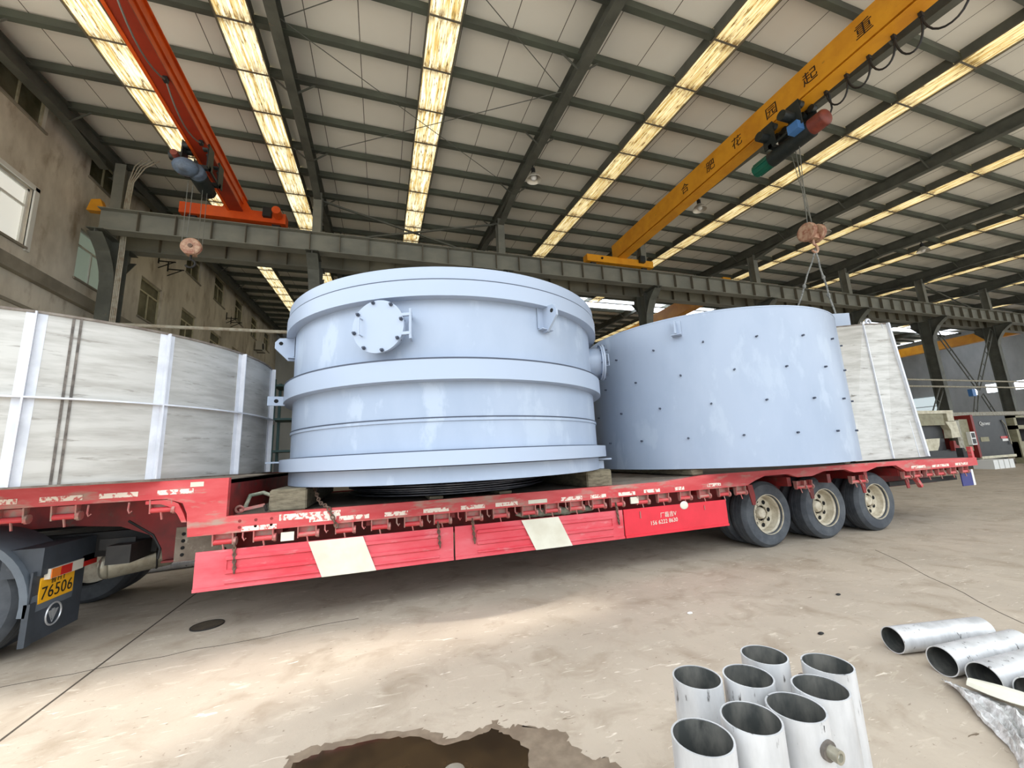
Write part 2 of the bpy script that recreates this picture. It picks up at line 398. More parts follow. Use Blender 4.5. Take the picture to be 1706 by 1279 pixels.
PUD = [(-.4, 2.5), (-.44, 2.8), (-.3, 2.84), (0, 2.82), (.22, 2.77), (.36, 2.62), (.57, 2.63), (.66, 2.66), (.72, 2.56), (.8, 2.4), (.72, 2.2), (.5, 2.0), (.2, 1.9), (-.2, 2.1)]

# ================================================================== THE HALL
SL = 0.0614
def ZR(y, off=0.0): return 11.95 + SL * (y - 14) + off
YR0, YR1 = 2.0, 38.4
COLS = [-7.95, -2.25, 4.65, 11.55, 18.45, 25.35, 32.25, 39.15, 46.05, 52.95]
# floor
struct(MB().box(-40, 75, -14, 60, -.2, 0).build('floor', 'floor'))
# unseen slab added over the open front to shape the sun band
struct(MB().prism([(2.2, 2.6), (60, 2.6), (60, -3), (-2.9, -3), (-2.7, -1), (-2.4, .4), (-1.5, 1.05), (-.35, 1.4), (1.5, 1.65)], 'Z', 10.9, 11.0).build('sun_blocker', 'ceil', smooth=0))
# ceiling with its purlins
mb = MB(); mb.add([(-9.2, YR0, ZR(YR0)), (61, YR0, ZR(YR0)), (61, YR1 + .3, ZR(YR1 + .3)), (-9.2, YR1 + .3, ZR(YR1 + .3)),
                   (-9.2, YR0, ZR(YR0, .12)), (61, YR0, ZR(YR0, .12)), (61, YR1 + .3, ZR(YR1 + .3, .12)), (-9.2, YR1 + .3, ZR(YR1 + .3, .12))],
                  [(0, 3, 2, 1), (4, 5, 6, 7), (0, 1, 5, 4), (1, 2, 6, 5), (2, 3, 7, 6), (3, 0, 4, 7)])
ceiling = struct(mb.build('ceiling', 'ceil', org=(0, 14, ZR(14)), smooth=0))
PUR = [14.07 + 1.35 * k for k in range(-8, 18)]
for y in PUR:
    MB().box(-8.74, 60, y - .035, y + .035, ZR(y) - .25, ZR(y) - .055).bar((-8.7, y + .05, ZR(y) - .24), (60, y + .05, ZR(y) - .24), .1, .018).build('purlin', 'steel_dk', ceiling)
# rafters
ordn = ['first', 'second', 'third', 'fourth', 'fifth', 'sixth', 'seventh', 'eighth', 'ninth', 'tenth', 'eleventh', 'twelfth']
wallword = ' counted from the plastered wall'
for i, x in enumerate(COLS):
    if i == 0: x = -8.32
    R = thing('roof_rafter', 'grey steel roof rafter, %s%s' % (ordn[i], wallword), 'roof beam', (x, 14, ZR(14, -.65)), 'roof rafters')
    mb = MB(); up = (0, -SL, 1)
    mb.ibeam((x, YR0, ZR(YR0, -.425)), (x, YR1, ZR(YR1, -.425)), .24, .45, .016, up)
    mb.build('beam', 'steel', R)
    mb = MB()
    for d in (-1, 1):
        mb.prism([(14.65 + d * .2, ZR(14.65 + d * .2, -.64)), (14.65 + d * 1.9, ZR(14.65 + d * 1.9, -.64)), (14.65 + d * .2, ZR(14.65 + d * .2, -.95))], 'X', x - .008, x + .008)
        mb.bar((x, 14.65 + d * .2, ZR(14.65, -.95)), (x, 14.65 + d * 1.9, ZR(14.65 + d * 1.9, -.65)), .24, .016)
    mb.build('haunch', 'steel', R)
    for k, y in enumerate(PUR):
        if k % 2 == 1 and y < 30:
            for d in (-1, 1):
                if i == 0 and d < 0: continue
                MB().bar((x + d * .05, y + .05, ZR(y, -.62)), (x + d * .55, y + .05, ZR(y, -.2)), .035, .035).build('fly_brace', 'steel', R)
# columns
for i, x in enumerate(COLS):
    R = thing('steel_column', 'grey steel crane column, %s%s' % (ordn[i], wallword), 'column', (x, 14.65, 0), 'crane columns')
    mb = MB()
    mb.box(x - .18, x + .18, 14.55, 14.572, 0, 8.68).box(x - .18, x + .18, 15.08, 15.1, 0, 8.68).box(x - .008, x + .008, 14.572, 15.08, 0, 8.68)
    mb.build('lower_shaft', 'steel', R)
    arc = [(14.55, 7.4), (14.5, 7.65), (14.38, 7.9), (14.2, 8.2), (13.9, 8.48), (13.76, 8.58)]
    mb = MB(); mb.prism(arc + [(13.76, 8.69), (14.55, 8.69)], 'X', x - .01, x + .01)
    for k in range(len(arc) - 1): mb.bar((x, *arc[k]), (x, *arc[k + 1]), .36, .018, (0, -1, 0))
    mb.box(x - .2, x + .2, 13.74, 14.55, 8.675, 8.695)
    mb.build('bracket', 'steel', R)
    mb = MB(); mb.prism([(15.1, 7.9), (15.55, 8.45), (15.55, 8.69), (15.1, 8.69)], 'X', x - .01, x + .01).box(x - .2, x + .2, 15.1, 15.56, 8.675, 8.695)
    mb.bar((x, 15.1, 7.9), (x, 15.55, 8.45), .36, .018, (0, 1, 0)).build('bracket', 'steel', R)
    mb = MB(); zt = ZR(14.65, -.66)
    mb.box(x - .14, x + .14, 14.47, 14.486, 8.7, zt).box(x - .14, x + .14, 14.81, 14.826, 8.7, zt).box(x - .006, x + .006, 14.486, 14.81, 8.7, zt)
    mb.build('upper_shaft', 'runway', R)
    MB().box(x - .3, x + .3, 14.4, 15.2, 0, .03).build('base_plate', 'steel', R)
# runway beams
for y, lab in ((14.0, 'long grey crane runway beam on the trailer side of the columns'), (15.3, 'darker crane runway beam behind the columns')):
    s = -1 if y < 14.5 else 1
    R = thing('crane_runway_beam', lab, 'beam', (26, y, 8.7))
    MB().ibeam((-8.0, y, 9.06), (60, y, 9.06), .36, .7, .022).build('girder', 'runway', R)
    MB().bar((-8.0, y, 9.45), (60, y, 9.45), .07, .08).build('rail', 'stiff', R)
    st = None; x = -7.04
    while x < 59.5:
        if st is None:
            st = MB().box(x - .009, x + .009, y - .15, y - .011, 8.73, 9.39).build('stiffener', 'stiff', R); x0 = x
        else:
            c = st.copy(); C.objects.link(c); c.parent = R; c.location = (x - x0, 0, 0)
        x += .938
# skylights
SKY = [(-6.06, 1), (-3.16, 1), (1.27, 1), (7.84, 1), (14.5, 1), (21.3, 1), (28.0, 1), (34.8, 1), (41.6, 1), (48.5, 1)]
msk = [skylight_material(1.5, (255, 250, 214), 'skylight_bright'), skylight_material(1.0, (255, 238, 186), 'skylight_amber')]
for i, (x, _) in enumerate(SKY):
    R = thing('skylight_strip', 'dirty glowing roof skylight strip, %s%s' % (ordn[i], wallword), 'skylight', (x, 14, ZR(14)), 'roof skylight strips')
    mb = MB(); w = .345; a, b = YR0, 36.0; zo = -.262
    # shallow corrugated sheet
    n = 9; q = []
    for yy in (a, b):
        for k in range(n): q.append((x - w + 2 * w * k / (n - 1), yy, ZR(yy, zo - (.025 if k % 2 else 0))))
    mb.add(q, [(k, k + 1, n + k + 1, n + k) for k in range(n - 1)])
    mb.build('sheet', msk[0 if i < 3 else 1], R, smooth=0)
    for d in (-1, 1):
        MB().bar((x + d * (w + .02), a, ZR(a, -.285)), (x + d * (w + .02), b, ZR(b, -.285)), .03, .035, (0, -SL, 1)).build('edge_trim', 'stiff', R)
        for q in range(27):
            y0, y1 = PUR[0] + 1.35 * (q - 1) + .12, PUR[0] + 1.35 * q - .045
            if y1 > b or y0 < a: continue
            MB().add([(x + d * (w + .03), y0, ZR(y0, -.265)), (x + d * (w + .03), y1, ZR(y1, -.265)), (x + d * (w + .03), y1, ZR(y1, -.006)), (x + d * (w + .03), y0, ZR(y0, -.006)),
                      (x + d * (w + .024), y0, ZR(y0, -.265)), (x + d * (w + .024), y1, ZR(y1, -.265)), (x + d * (w + .024), y1, ZR(y1, -.006)), (x + d * (w + .024), y0, ZR(y0, -.006))],
                     [(0, 1, 2, 3), (7, 6, 5, 4), (0, 4, 5, 1), (1, 5, 6, 2), (2, 6, 7, 3), (3, 7, 4, 0)]).build('side_sheet', 'steel', R, smooth=0)
    for y in PUR:
        if y < b: MB().box(x - w, x + w, y - .02, y + .02, ZR(y, -.305), ZR(y, -.287)).build('cross_bar', 'stiff', R, smooth=0)
R = thing('ridge_skylight', 'long white ridge skylight seen far off beneath the runway beam', 'skylight', (34, 24.5, ZR(24.5)))
MB().add([(10, 24.1, ZR(24.1, -.36)), (58, 24.1, ZR(24.1, -.36)), (58, 25.2, ZR(25.2, -.36)), (10, 25.2, ZR(25.2, -.36))], [(0, 1, 2, 3)]).build('sheet', 'win_far', R, smooth=0)
mb = MB()
for y in (24.07, 25.23): mb.bar((10, y, ZR(y, -.37)), (58, y, ZR(y, -.37)), .05, .05)
mb.build('edge_trim', 'stiff', R)
# roof brace rods
for (a, b, lab) in (((-2.2, 8.3), (4.6, 12.8), 'thin diagonal roof brace rod rising towards the plastered wall, farther crossing'),
                    ((-2.2, 12.8), (4.6, 8.3), 'thin diagonal roof brace rod falling towards the plastered wall, farther crossing'),
                    ((-2.2, 3.9), (4.6, 8.3), 'thin diagonal roof brace rod above the blue ringed tank, nearer crossing'),
                    ((-2.2, 8.3), (4.6, 3.9), 'second thin roof brace rod above the blue ringed tank, nearer crossing')):
    o = MB().tube([(a[0], a[1], ZR(a[1], -.35)), (b[0], b[1], ZR(b[1], -.35))], .011, 6).build('roof_brace_rod', 'steel')
    tag(o, lab, 'brace rod')
# cross braces in the column row
def xbrace(x0, x1, z0, z1, y, lab, w=.06):
    R = thing('cross_brace', lab, 'brace', ((x0 + x1) / 2, y, z0), 'cross braces between columns')
    MB().bar((x0, y, z0), (x1, y, z1), w, w).build('brace_bar', 'steel', R)
    MB().bar((x0, y + .07, z1), (x1, y + .07, z0), w, w).build('brace_bar', 'steel', R)
xbrace(-2.1, 4.5, 9.5, 11.15, 14.65, 'steel cross brace above the runway beam behind the blue ringed tank')
xbrace(32.4, 39.0, 9.5, 11.15, 14.65, 'steel cross brace above the runway beam over the machine cabinets')
# lattice bracing low in the row
def lattice(pts, lab):
    R = thing('lattice_brace', lab, 'brace', (pts[0][1][0], 14.65, 0), 'lattice braces')
    for p, q in pts:
        p = V(p); q = V(q); d = (q - p).normalized(); sd = V((-d.z, 0, d.x)) * .16
        mb = MB(); mb.bar(p + sd, q + sd, .05, .05).bar(p - sd, q - sd, .05, .05)
        n = max(2, int((q - p).length / .9))
        for k in range(n + 1):
            c = p.lerp(q, k / n); mb.bar(c + sd, c - sd, .03, .03)
        mb.build('brace_leg', 'steel', R)
lattice([((32.5, 14.65, 8.4), (35.7, 14.65, 4.4)), ((38.9, 14.65, 8.4), (35.7, 14.65, 4.4)), ((35.4, 14.65, 4.0), (33.3, 14.65, .2)), ((36, 14.65, 4.0), (38.6, 14.65, .2))],
        'X shaped lattice brace between the far columns behind the charcoal cabinet')
lattice([((25.6, 14.65, 4.4), (28.8, 14.65, .6)), ((32.0, 14.65, 4.4), (28.8, 14.65, .6))], 'V shaped lattice brace behind the cream machine')
for z, y, lab in ((4.75, 14.0, 'upper pale pipe running level across the far columns'), (4.35, 13.9, 'lower pale pipe running level across the far columns')):
    tag(MB().tube([(22, y, z), (59.5, y, z)], .05, 8).build('wall_pipe', 'conduit'), lab, 'pipe')
tag(MB().tube([(-8.6, 13.75, 5.79), (3.2, 13.75, 5.79)], .055, 8).build('horizontal_pipe', 'conduit'), 'pale level pipe seen between the white tank and the lug of the blue ringed tank', 'pipe')

# ---- plastered wall on the left, with two rows of windows
XW = -8.75; W0, W1 = 9.6, 38.4
rows = ((7.47, 9.07), (10.83, 12.3)); ws = [11.25 + 3.34 * k for k in range(8)]; ww = 1.55
mb = MB()
ys = [W0] + [q for w in ws for q in (w, w + ww)] + [W1]
for i in range(len(ys) - 1):
    a, b = ys[i], ys[i + 1]; zt = lambda y: ZR(y, .05)
    if i % 2 == 0: zz = [(0, None)]
    else: zz = [(0, rows[0][0]), (rows[0][1], rows[1][0]), (rows[1][1], None)]
    for z0, z1 in zz:
        mb.prism([(a, z0), (b, z0), (b, z1 if z1 else zt(b)), (a, z1 if z1 else zt(a))], 'X', XW - .25, XW)
struct(mb.build('wall_left', 'wall', smooth=0))
o = MB().box(XW, XW + .16, W0, W1, 6.66, 7.0).build('trim_1', 'band', smooth=0); struct(o)
o = MB().box(XW - .02, XW + .05, W0, W1, 5.9, 5.98).build('trim_2', 'band', smooth=0); struct(o)
wn = 0
for k, y in enumerate(ws):
    for ri, (z0, z1) in enumerate(rows):
        wn += 1; white = (ri == 0 and k == 0); pale = (ri == 0 and k == 1)
        fm = 'frame_white' if white or pale else 'frame_green'; gm = 'glass_in' if white else 'glass_gr' if pale else 'glass_dk'
        X0 = XW - .12; t = .06; zm = z1 - .5
        mb = MB()
        mb.box(X0 - .04, X0 + .04, y, y + t, z0, z1).box(X0 - .04, X0 + .04, y + ww - t, y + ww, z0, z1)
        mb.box(X0 - .04, X0 + .04, y, y + ww, z0, z0 + t).box(X0 - .04, X0 + .04, y, y + ww, z1 - t, z1)
        F = struct(mb.build('window_%d' % wn, fm, smooth=0, org=(X0, y + ww / 2, z0)))
        MB().box(X0 - .03, X0 + .035, y + t, y + ww - t, zm - .03, zm + .03).build('transom', fm, F, smooth=0)
        MB().box(X0 - .03, X0 + .03, y + ww / 2 - .025, y + ww / 2 + .025, z0 + t, zm - .03).build('mullion', fm, F, smooth=0)
        MB().box(X0 - .012, X0 - .004, y + t, y + ww - t, z0 + t, z1 - t).build('pane', gm, F, smooth=0)
        MB().box(XW - .04, XW + .05, y - .05, y + ww + .05, z0 - .06, z0 + .002).build('sill', 'band', F, smooth=0)
# raised white surround of the bright window
mb = MB(); y = ws[0]; z0, z1 = rows[0]
for b in ((y - .14, y, z0 - .1, z1 + .1), (y + ww, y + ww + .14, z0 - .1, z1 + .1), (y - .14, y + ww + .14, z1, z1 + .12)):
    mb.box(XW - .02, XW + .04, *b)
struct(mb.build('trim_3', 'frame_white', smooth=0))
# conduits on the first column
for i in range(4):
    x = -7.68 + .04 * i
    pts = [(x, 14.44, 4.6), (x, 14.44, 8.4), (x, 14.4, 9.9), (x + .03, 14.4, 10.7), (x + .12 + .05 * i, 14.4, 11.25), (x + .3 + .1 * i, 14.45, 11.6)]
    tag(MB().tube(pts, .018, 6).build('conduit', 'conduit'), 'pale conduit on the first column beside the plastered wall', 'conduit', 'conduits on the first column')
o = MB().prism([(-8.5, 9.5), (-8.05, 9.5), (-8.2, 9.9), (-8.42, 9.86)], 'Y', 14.25, 14.45).build('end_buffer', 'yellow'); tag(o, 'small yellow stop on the end of the runway beam by the wall', 'buffer')
# air conditioner and its brackets
R = thing('air_conditioner', 'small air conditioner unit on the far end of the plastered wall', 'air conditioner', (XW, 32.6, 9.9))
MB().box(XW + .12, XW + .5, 32.1, 33.1, 10.0, 10.65).build('casing', 'ac', R)
MB().lathe([(.0, 0), (.24, 0), (.24, .02), (0, .02)], (XW + .5, 32.5, 10.32), 'X', 20).build('fan_grille', 'black', R)
MB().bar((XW, 32.2, 9.97), (XW + .55, 32.2, 9.97), .04, .04).bar((XW, 33.0, 9.97), (XW + .55, 33.0, 9.97), .04, .04).build('bracket', 'chassis', R)
for y0, z0, lab in ((18.9, 10.15, 'empty black wall bracket pair above the nearer lower windows'), (26.6, 10.4, 'empty black wall bracket pair farther along the plastered wall')):
    R = thing('wall_bracket', lab, 'bracket', (XW, y0, z0), 'empty wall brackets')
    for d in (0, .75):
        MB().bar((XW + .02, y0 + d, z0 + .35), (XW + .02, y0 + d, z0 - .1), .04, .04, (1, 0, 0)).bar((XW, y0 + d, z0), (XW + .6, y0 + d, z0), .04, .04).bar((XW + .55, y0 + d, z0), (XW + .02, y0 + d, z0 - .3), .03, .03, (0, 1, 0)).build('arm', 'chassis', R)
# ---- far walls
struct(MB().box(-9, 60.2, 38.4, 38.7, 0, ZR(38.4, .1)).build('wall_back', 'wall_grey', smooth=0))
fw_y = [(22.9, 24.1), (20.9, 22.1), (18.9, 20.1), (16.9, 18.1)]
mb = MB(); ys = [8.0] + sorted([q for w in fw_y for q in w]) + [38.4]
for i in range(len(ys) - 1):
    a, b = ys[i], ys[i + 1]
    if i % 2 == 0: mb.box(60, 60.2, a, b, 0, ZR(a, .05))
    else: mb.box(60, 60.2, a, b, 0, 5.7).box(60, 60.2, a, b, 6.65, ZR(a, .05))
struct(mb.build('wall_right', 'wall_grey', smooth=0))
for a, b in fw_y:
    wn += 1
    mb = MB().box(60.02, 60.1, a, a + .06, 5.7, 6.65).box(60.02, 60.1, b - .06, b, 5.7, 6.65).box(60.02, 60.1, a, b, 5.7, 5.75).box(60.02, 60.1, a, b, 6.6, 6.65)
    F = struct(mb.build('window_%d' % wn, 'frame_white', smooth=0))
    MB().box(60.12, 60.14, a, b, 5.7, 6.65).build('pane', 'win_far', F, smooth=0)
    for q in (1, 2): MB().box(60.05, 60.09, a + (b - a) * q / 3 - .02, a + (b - a) * q / 3 + .02, 5.75, 6.6).build('mullion', 'frame_white', F, smooth=0)
M['door_pale'] = glow('pale_daylit_door', (206, 220, 224), .8)
D = struct(MB().box(59.9, 59.98, 27.6, 31.6, 2.6, 6.0).build('door_1', 'door_pale', smooth=0))
MB().box(59.86, 59.9, 27.5, 31.7, 4.9, 4.98).build('door_rail', 'wall_grey', D, smooth=0)
MB().box(59.85, 59.99, 27.45, 27.6, 0, 6.1).box(59.85, 59.99, 31.6, 31.75, 0, 6.1).build('door_frame', 'steel', D, smooth=0)

# ---- cranes
def hoist(R, x, y, z, mats, L=1.5):
    """wire rope hoist slung under a girder; drum along Y"""
    MB().cyl((x, y - L * .32, z), (x, y + L * .32, z), .2, 20).build('drum', mats[0], R)
    p = MB().cyl((x, y + L * .32, z), (x, y + L * .6, z), .17, 18).build('motor', mats[1], R)
    mb = MB()
    for k in range(8):
        t = 2 * pi * k / 8; mb.bar((x + .175 * cos(t), y + L * .34, z + .175 * sin(t)), (x + .175 * cos(t), y + L * .58, z + .175 * sin(t)), .02, .03)
    mb.build('cooling_fin', mats[1], p)
    MB().cyl((x, y - L * .5, z + .04), (x, y - L * .32, z + .04), .2, 20, .2).ball((x, y - L * .5, z + .04), .198, (1, .5, 1), 20, 10).build('gearbox', mats[2], R)
    mb = MB()
    for dy in (-.38, .32):
        mb.box(x - .3, x - .27, y + dy - .16, y + dy + .16, z + .12, z + .78).box(x + .27, x + .3, y + dy - .16, y + dy + .16, z + .12, z + .78)
        mb.box(x - .3, x + .3, y + dy - .05, y + dy + .05, z + .12, z + .22)
    mb.box(x - .285, x - .255, y - .38, y + .32, z + .14, z + .2).box(x + .255, x + .285, y - .38, y + .32, z + .14, z + .2)
    mb.build('trolley_frame', mats[0], R)
    for dy in (-.5, -.26, .2, .44):
        for d in (-1, 1):
            MB().cyl((x + d * .16, y + dy, z + .66), (x + d * .28, y + dy, z + .66), .09, 14).build('trolley_wheel', mats[0], R)
    MB().cyl((x - .3, y - .3, z + .45), (x - .62, y - .3, z + .45), .12, 14).build('travel_motor', mats[0], R)
    MB().cyl((x - .3, y + .38, z + .45), (x - .56, y + .38, z + .45), .12, 14).build('travel_motor', mats[0], R)
    MB().box(x - .42, x - .2, y - .5, y - .24, z - .02, z + .2).build('control_box', mats[3], R)
def hook_block(R, x, y, z, m, top, n=4, spread=.2, axis='X'):
    B = MB().box(x - .1, x + .1, y - .1, y + .1, z - .02, z + .1).build('hook_block', m, R)
    if axis == 'Y':
        MB().lathe([(0, -.06), (.2, -.06), (.23, -.04), (.19, 0), (.23, .04), (.2, .06), (0, .06)], (x, y - .03, z + .2), 'Y', 28).build('sheave', m, B)
        MB().cyl((x, y - .12, z + .2), (x, y + .06, z + .2), .05, 14).build('axle', 'rope', B)
    else:
      for d in (-1, 1): MB().lathe([(0, -.05), (.2, -.05), (.23, -.03), (.19, 0), (.23, .03), (.2, .05), (0, .05)], (x + d * .16, y, z + .16), 'X', 24).build('sheave', m, B)
      MB().bar((x - .22, y, z + .16), (x + .22, y, z + .16), .05, .05).build('axle', m, B)
    pts = [(x, y, z), (x, y, z - .14)] + [(x + .11 * sin(t), y, z - .25 + .11 * cos(t)) for t in [radians(a) for a in range(0, 270, 30)]]
    MB().tube(pts, .028, 8).build('hook', 'chassis' if axis == 'Y' else m, B)
    for k in range(n):
        dx = (-.2, -.12, .12, .2)[k]; dy = (-spread, -spread * .3, spread * .3, spread)[k]
        MB().tube([(x + dx, y + dy * .3, z + .2), (x + dx * .7, y + dy, top)], .009, 5).build('wire_rope', 'wire', R)
# orange crane by the wall
R = thing('overhead_crane', 'orange overhead bridge crane near the plastered wall', 'crane', (-4.5, 8, 9.5))
a, b = 1.6, 14.25
MB().box(-4.75, -4.33, a, b, 9.82, 9.85).build('lower_flange', 'orange_shade', R)  # underside shade painted in as a darker red
MB().box(-4.77, -4.7, a, b, 9.8, 9.87).build('flange_edge', 'orange', R)
G = MB().box(-4.68, -4.38, a, b, 9.85, 10.45).build('girder', 'orange', R)
MB().box(-4.72, -4.33, a, b, 10.45, 10.48).build('upper_flange', 'orange', R)
MB().bar((-4.36, a, 10.15), (-4.36, b, 10.15), .04, .05).build('side_angle', 'orange', G)
E = MB().box(-6.05, -3.1, 13.85, 14.25, 9.56, 9.92).build('end_carriage', 'orange', R)
MB().prism([(-4.95, 9.92), (-4.1, 9.92), (-4.36, 10.4), (-4.7, 10.4)], 'Y', 13.9, 14.2).build('end_bracket', 'orange', E)
for x in (-5.75, -3.4): MB().cyl((x, 13.96, 9.58), (x, 14.14, 9.58), .13, 18).build('carriage_wheel', 'chassis', E)
MB().cyl((-3.3, 13.8, 9.8), (-3.3, 13.45, 9.8), .13, 14).build('drive_motor', 'orange', E)
MB().box(-3.75, -3.5, 13.72, 13.85, 9.7, 10.02).build('gearbox', 'chassis', E)
hoist(R, -4.62, 11.6, 9.2, ['hoist', 'chassis', 'hoist_gr', 'orange'], .8)
MB().ball((-4.78, 11.05, 9.2), .25, (1.15, 1, .85), n=16).build('motor_cover', 'hoist_gr', R)
MB().cyl((-4.95, 10.8, 9.4), (-4.95, 10.95, 9.4), .08, 12).build('brake_cap', 'hoist_r', R)
hook_block(R, -4.7, 11.6, 7.1, 'block', 9.05, axis='Y')
pts = []
ys = [1.8, 3.6, 5.4, 7.2, 9.0, 10.8]
for k in range(len(ys) - 1):
    for t in range(9): y = ys[k] + (ys[k + 1] - ys[k]) * t / 8; pts.append((-4.4, y, 9.76 - .28 * (1 - (2 * t / 8 - 1) ** 2)))
MB().tube(pts, .018, 6).build('festoon_cable', 'wire', R)
for y in ys: MB().box(-4.44, -4.36, y - .05, y + .05, 9.72, 9.82).build('cable_clip', 'chassis', R)
# yellow crane
R = thing('overhead_crane', 'yellow overhead bridge crane with dark lettering along its girder', 'crane', (9.9, 8, 9.5))
a, b = 1.6, 14.3
G = MB().box(9.74, 10.1, a, b, 9.93, 10.62).build('girder', 'yellow', R)
MB().box(9.72, 10.12, a, b, 9.84, 9.86).box(9.86, 9.98, a, b, 9.86, 9.93).build('lower_flange', 'yellow', R)
E = MB().box(8.2, 11.5, 13.85, 14.2, 9.56, 9.86).build('end_carriage', 'yellow', R)
for x in (8.55, 11.1): MB().cyl((x, 13.95, 9.56), (x, 14.12, 9.56), .13, 18).build('carriage_wheel', 'chassis', E)
MB().cyl((8.9, 13.84, 9.72), (8.9, 13.8, 9.72), .05, 12).build('axle_hole', 'hole', E)
MB().box(10.75, 11.0, 13.7, 13.86, 9.7, 10.0).build('drive_motor', 'hoist', E)
for ch, y in (('合', 9.72), ('肥', 8.6), ('花', 7.6), ('园', 6.5), ('起', 5.48), ('重', 4.33)):
    text('lettering', ch, .36, 'ink', R, frame_mtx((9.735, y, 10.24), (0, -1, 0), (0, 0, 1)), .003)
hoist(R, 9.92, 6.3, 9.1, ['hoist', 'hoist_g', 'hoist_r', 'hoist_b'], 1.7)
hook_block(R, 10.05, 6.3, 6.5, 'block', 9.0)
ys = [5.4, 4.95, 4.5, 4.05, 3.6, 2.9, 2.0]
MB().tube([(10.06, 5.75, 9.2), (10.15, 5.55, 9.15), (10.15, 5.4, 9.4), (10.06, 5.35, 9.75)], .02, 6).build('festoon_cable', 'cable', R)
for k in range(len(ys) - 1):
    dep = .5 if k < 3 else .62
    pts = [(10.06, ys[k] + (ys[k + 1] - ys[k]) * (.5 - .5 * cos(pi * t / 12)) , 9.8 - dep * (1 - (2 * t / 12 - 1) ** 2)) for t in range(13)]
    MB().tube(pts, .02, 6).build('festoon_cable', 'cable', R)
for y in ys: MB().box(10.02, 10.1, y - .03, y + .03, 9.74, 9.86).build('cable_clip', 'cable', R)
# slings on the hook
for end, lab in (((9.35, 6.9, 4.0), 'worn rope sling from the crane hook down behind the smooth blue tank'), ((10.1, 6.15, 4.35), 'worn rope sling from the crane hook down to the grey hopper')):
    e = V(end); h = V((10.05, 6.3, 6.2)); pts = [h.lerp(e, k / 8) + V((0.02 * sin(k * 2.1), 0, -.04 * sin(pi * k / 8))) for k in range(9)]
    mb = MB().tube(pts, .02, 6)
    for k in (3, 5): mb.ball(pts[k], .04, (1, 1, 1.4), 8, 6)
    tag(mb.build('lifting_sling', 'sling'), lab, 'sling', 'slings on the yellow crane hook')
# cranes of the next bay
def far_crane(x, y0, y1, lab, ca):
    R = thing('overhead_crane', lab, 'crane', (x, (y0 + y1) / 2, 9.5))
    MB().box(x - .25, x + .25, y0, y1, 9.55, 10.35).build('girder', 'yellow', R)
    MB().box(x - 1.3, x + 1.3, y0 - .1, y0 + .3, 9.5, 9.85).build('end_carriage', 'yellow', R)
    MB().box(x + ca, x + ca + .5, y0 - .1, y0 + .35, 9.85, 10.15).build('buffer', 'yellow', R)
    MB().cyl((x + .5, y0 + .3, 10.1), (x + .5, y0 + .9, 10.1), .22, 14).build('drive_motor', 'hoist', R)
far_crane(50, 15.3, 36, 'ochre overhead crane far off in the next bay by the end wall', -.9)
far_crane(17.3, 15.3, 36, 'yellow crane in the next bay peeping over the runway beam behind the smooth blue tank', -.4)
# lamps under the rafters
def lamp(x, y, lab):
    R = thing('bay_lamp', lab, 'lamp', (x, y, ZR(y, -1.15)), 'hanging bay lamps')
    z = ZR(y, -.65)
    MB().tube([(x, y, z), (x, y, z - .12)], .02, 6).build('stem', 'chassis', R)
    MB().cyl((x, y, z - .12), (x, y, z - .3), .07, 14).build('ballast', 'chassis', R)
    MB().lathe([(.06, z - .28), (.1, z - .32), (.2, z - .42), (.26, z - .52), (.25, z - .53), (.19, z - .43), (.09, z - .33), (.05, z - .3)], (x, y, 0), 'Z', 24).build('shade', 'lampshade', R)
    MB().ball((x, y, z - .44), .1, (1, 1, 1.1), 12, 8).build('bulb', 'white', R)
lamp(4.75, 11.0, 'round bay lamp under the rafter above the blue ringed tank')
lamp(11.6, 11.0, 'round bay lamp hanging beside the yellow crane girder')
lamp(18.5, 11.1, 'round bay lamp farther along, behind the yellow crane hook')
lamp(25.4, 11.1, 'round bay lamp farthest along, under the sixth rafter')

# ================================================================== LOW-BED TRAILER
TY0, TY1 = 4.83, 7.83
T = thing('lowbed_trailer', 'long red low-bed trailer carrying the four big steel vessels', 'trailer', (4.7, 6.33, 0))
rail = [(-1.76, .98), (5.25, 1.0), (5.4, 1.06), (5.62, 1.12), (6.1, 1.12), (6.3, 1.06), (6.62, 1.06), (6.9, 1.12), (7.4, 1.12), (7.6, 1.06), (7.92, 1.06), (8.2, 1.12), (8.7, 1.12), (8.95, 1.0), (11.12, 1.0),
        (11.12, 1.15), (9.3, 1.19), (4.5, 1.2), (3.7, 1.15), (-1.45, 1.145), (-1.45, 1.52), (-6, 1.52), (-6, 1.36), (-1.95, 1.35), (-1.82, 1.3), (-1.78, 1.2)]
for y0, y1 in ((TY0, TY0 + .07), (TY1 - .07, TY1)):
    MB().prism(rail, 'Y', y0, y1).build('side_rail', 'red', T)
    MB().prism([(-2.12, 1.34), (-1.94, 1.345), (-1.86, 1.3), (-1.81, 1.2), (-1.78, 1.12), (-1.82, 1.12), (-1.86, 1.2), (-1.92, 1.27), (-2.0, 1.305), (-2.12, 1.31)], 'Y', y0 + .01, y0 + .06).build('corner_gusset', 'red', T)
mb = MB().prism([(-1.5, 1.06), (3.7, 1.06), (4.5, 1.13), (9.3, 1.13), (11.1, 1.1), (11.1, 1.145), (9.3, 1.185), (4.5, 1.195), (3.7, 1.135), (-1.5, 1.125)], 'Y', TY0 + .02, TY1 - .02)
mb.build('deck', 'deck', T)
MB().box(-6, -1.46, TY0 + .07, TY1 - .07, 1.46, 1.51).build('gooseneck_deck', 'deck', T)
MB().box(-1.49, -1.46, TY0 + .07, TY1 - .07, 1.12, 1.5).build('step_plate', 'dark_red', T)
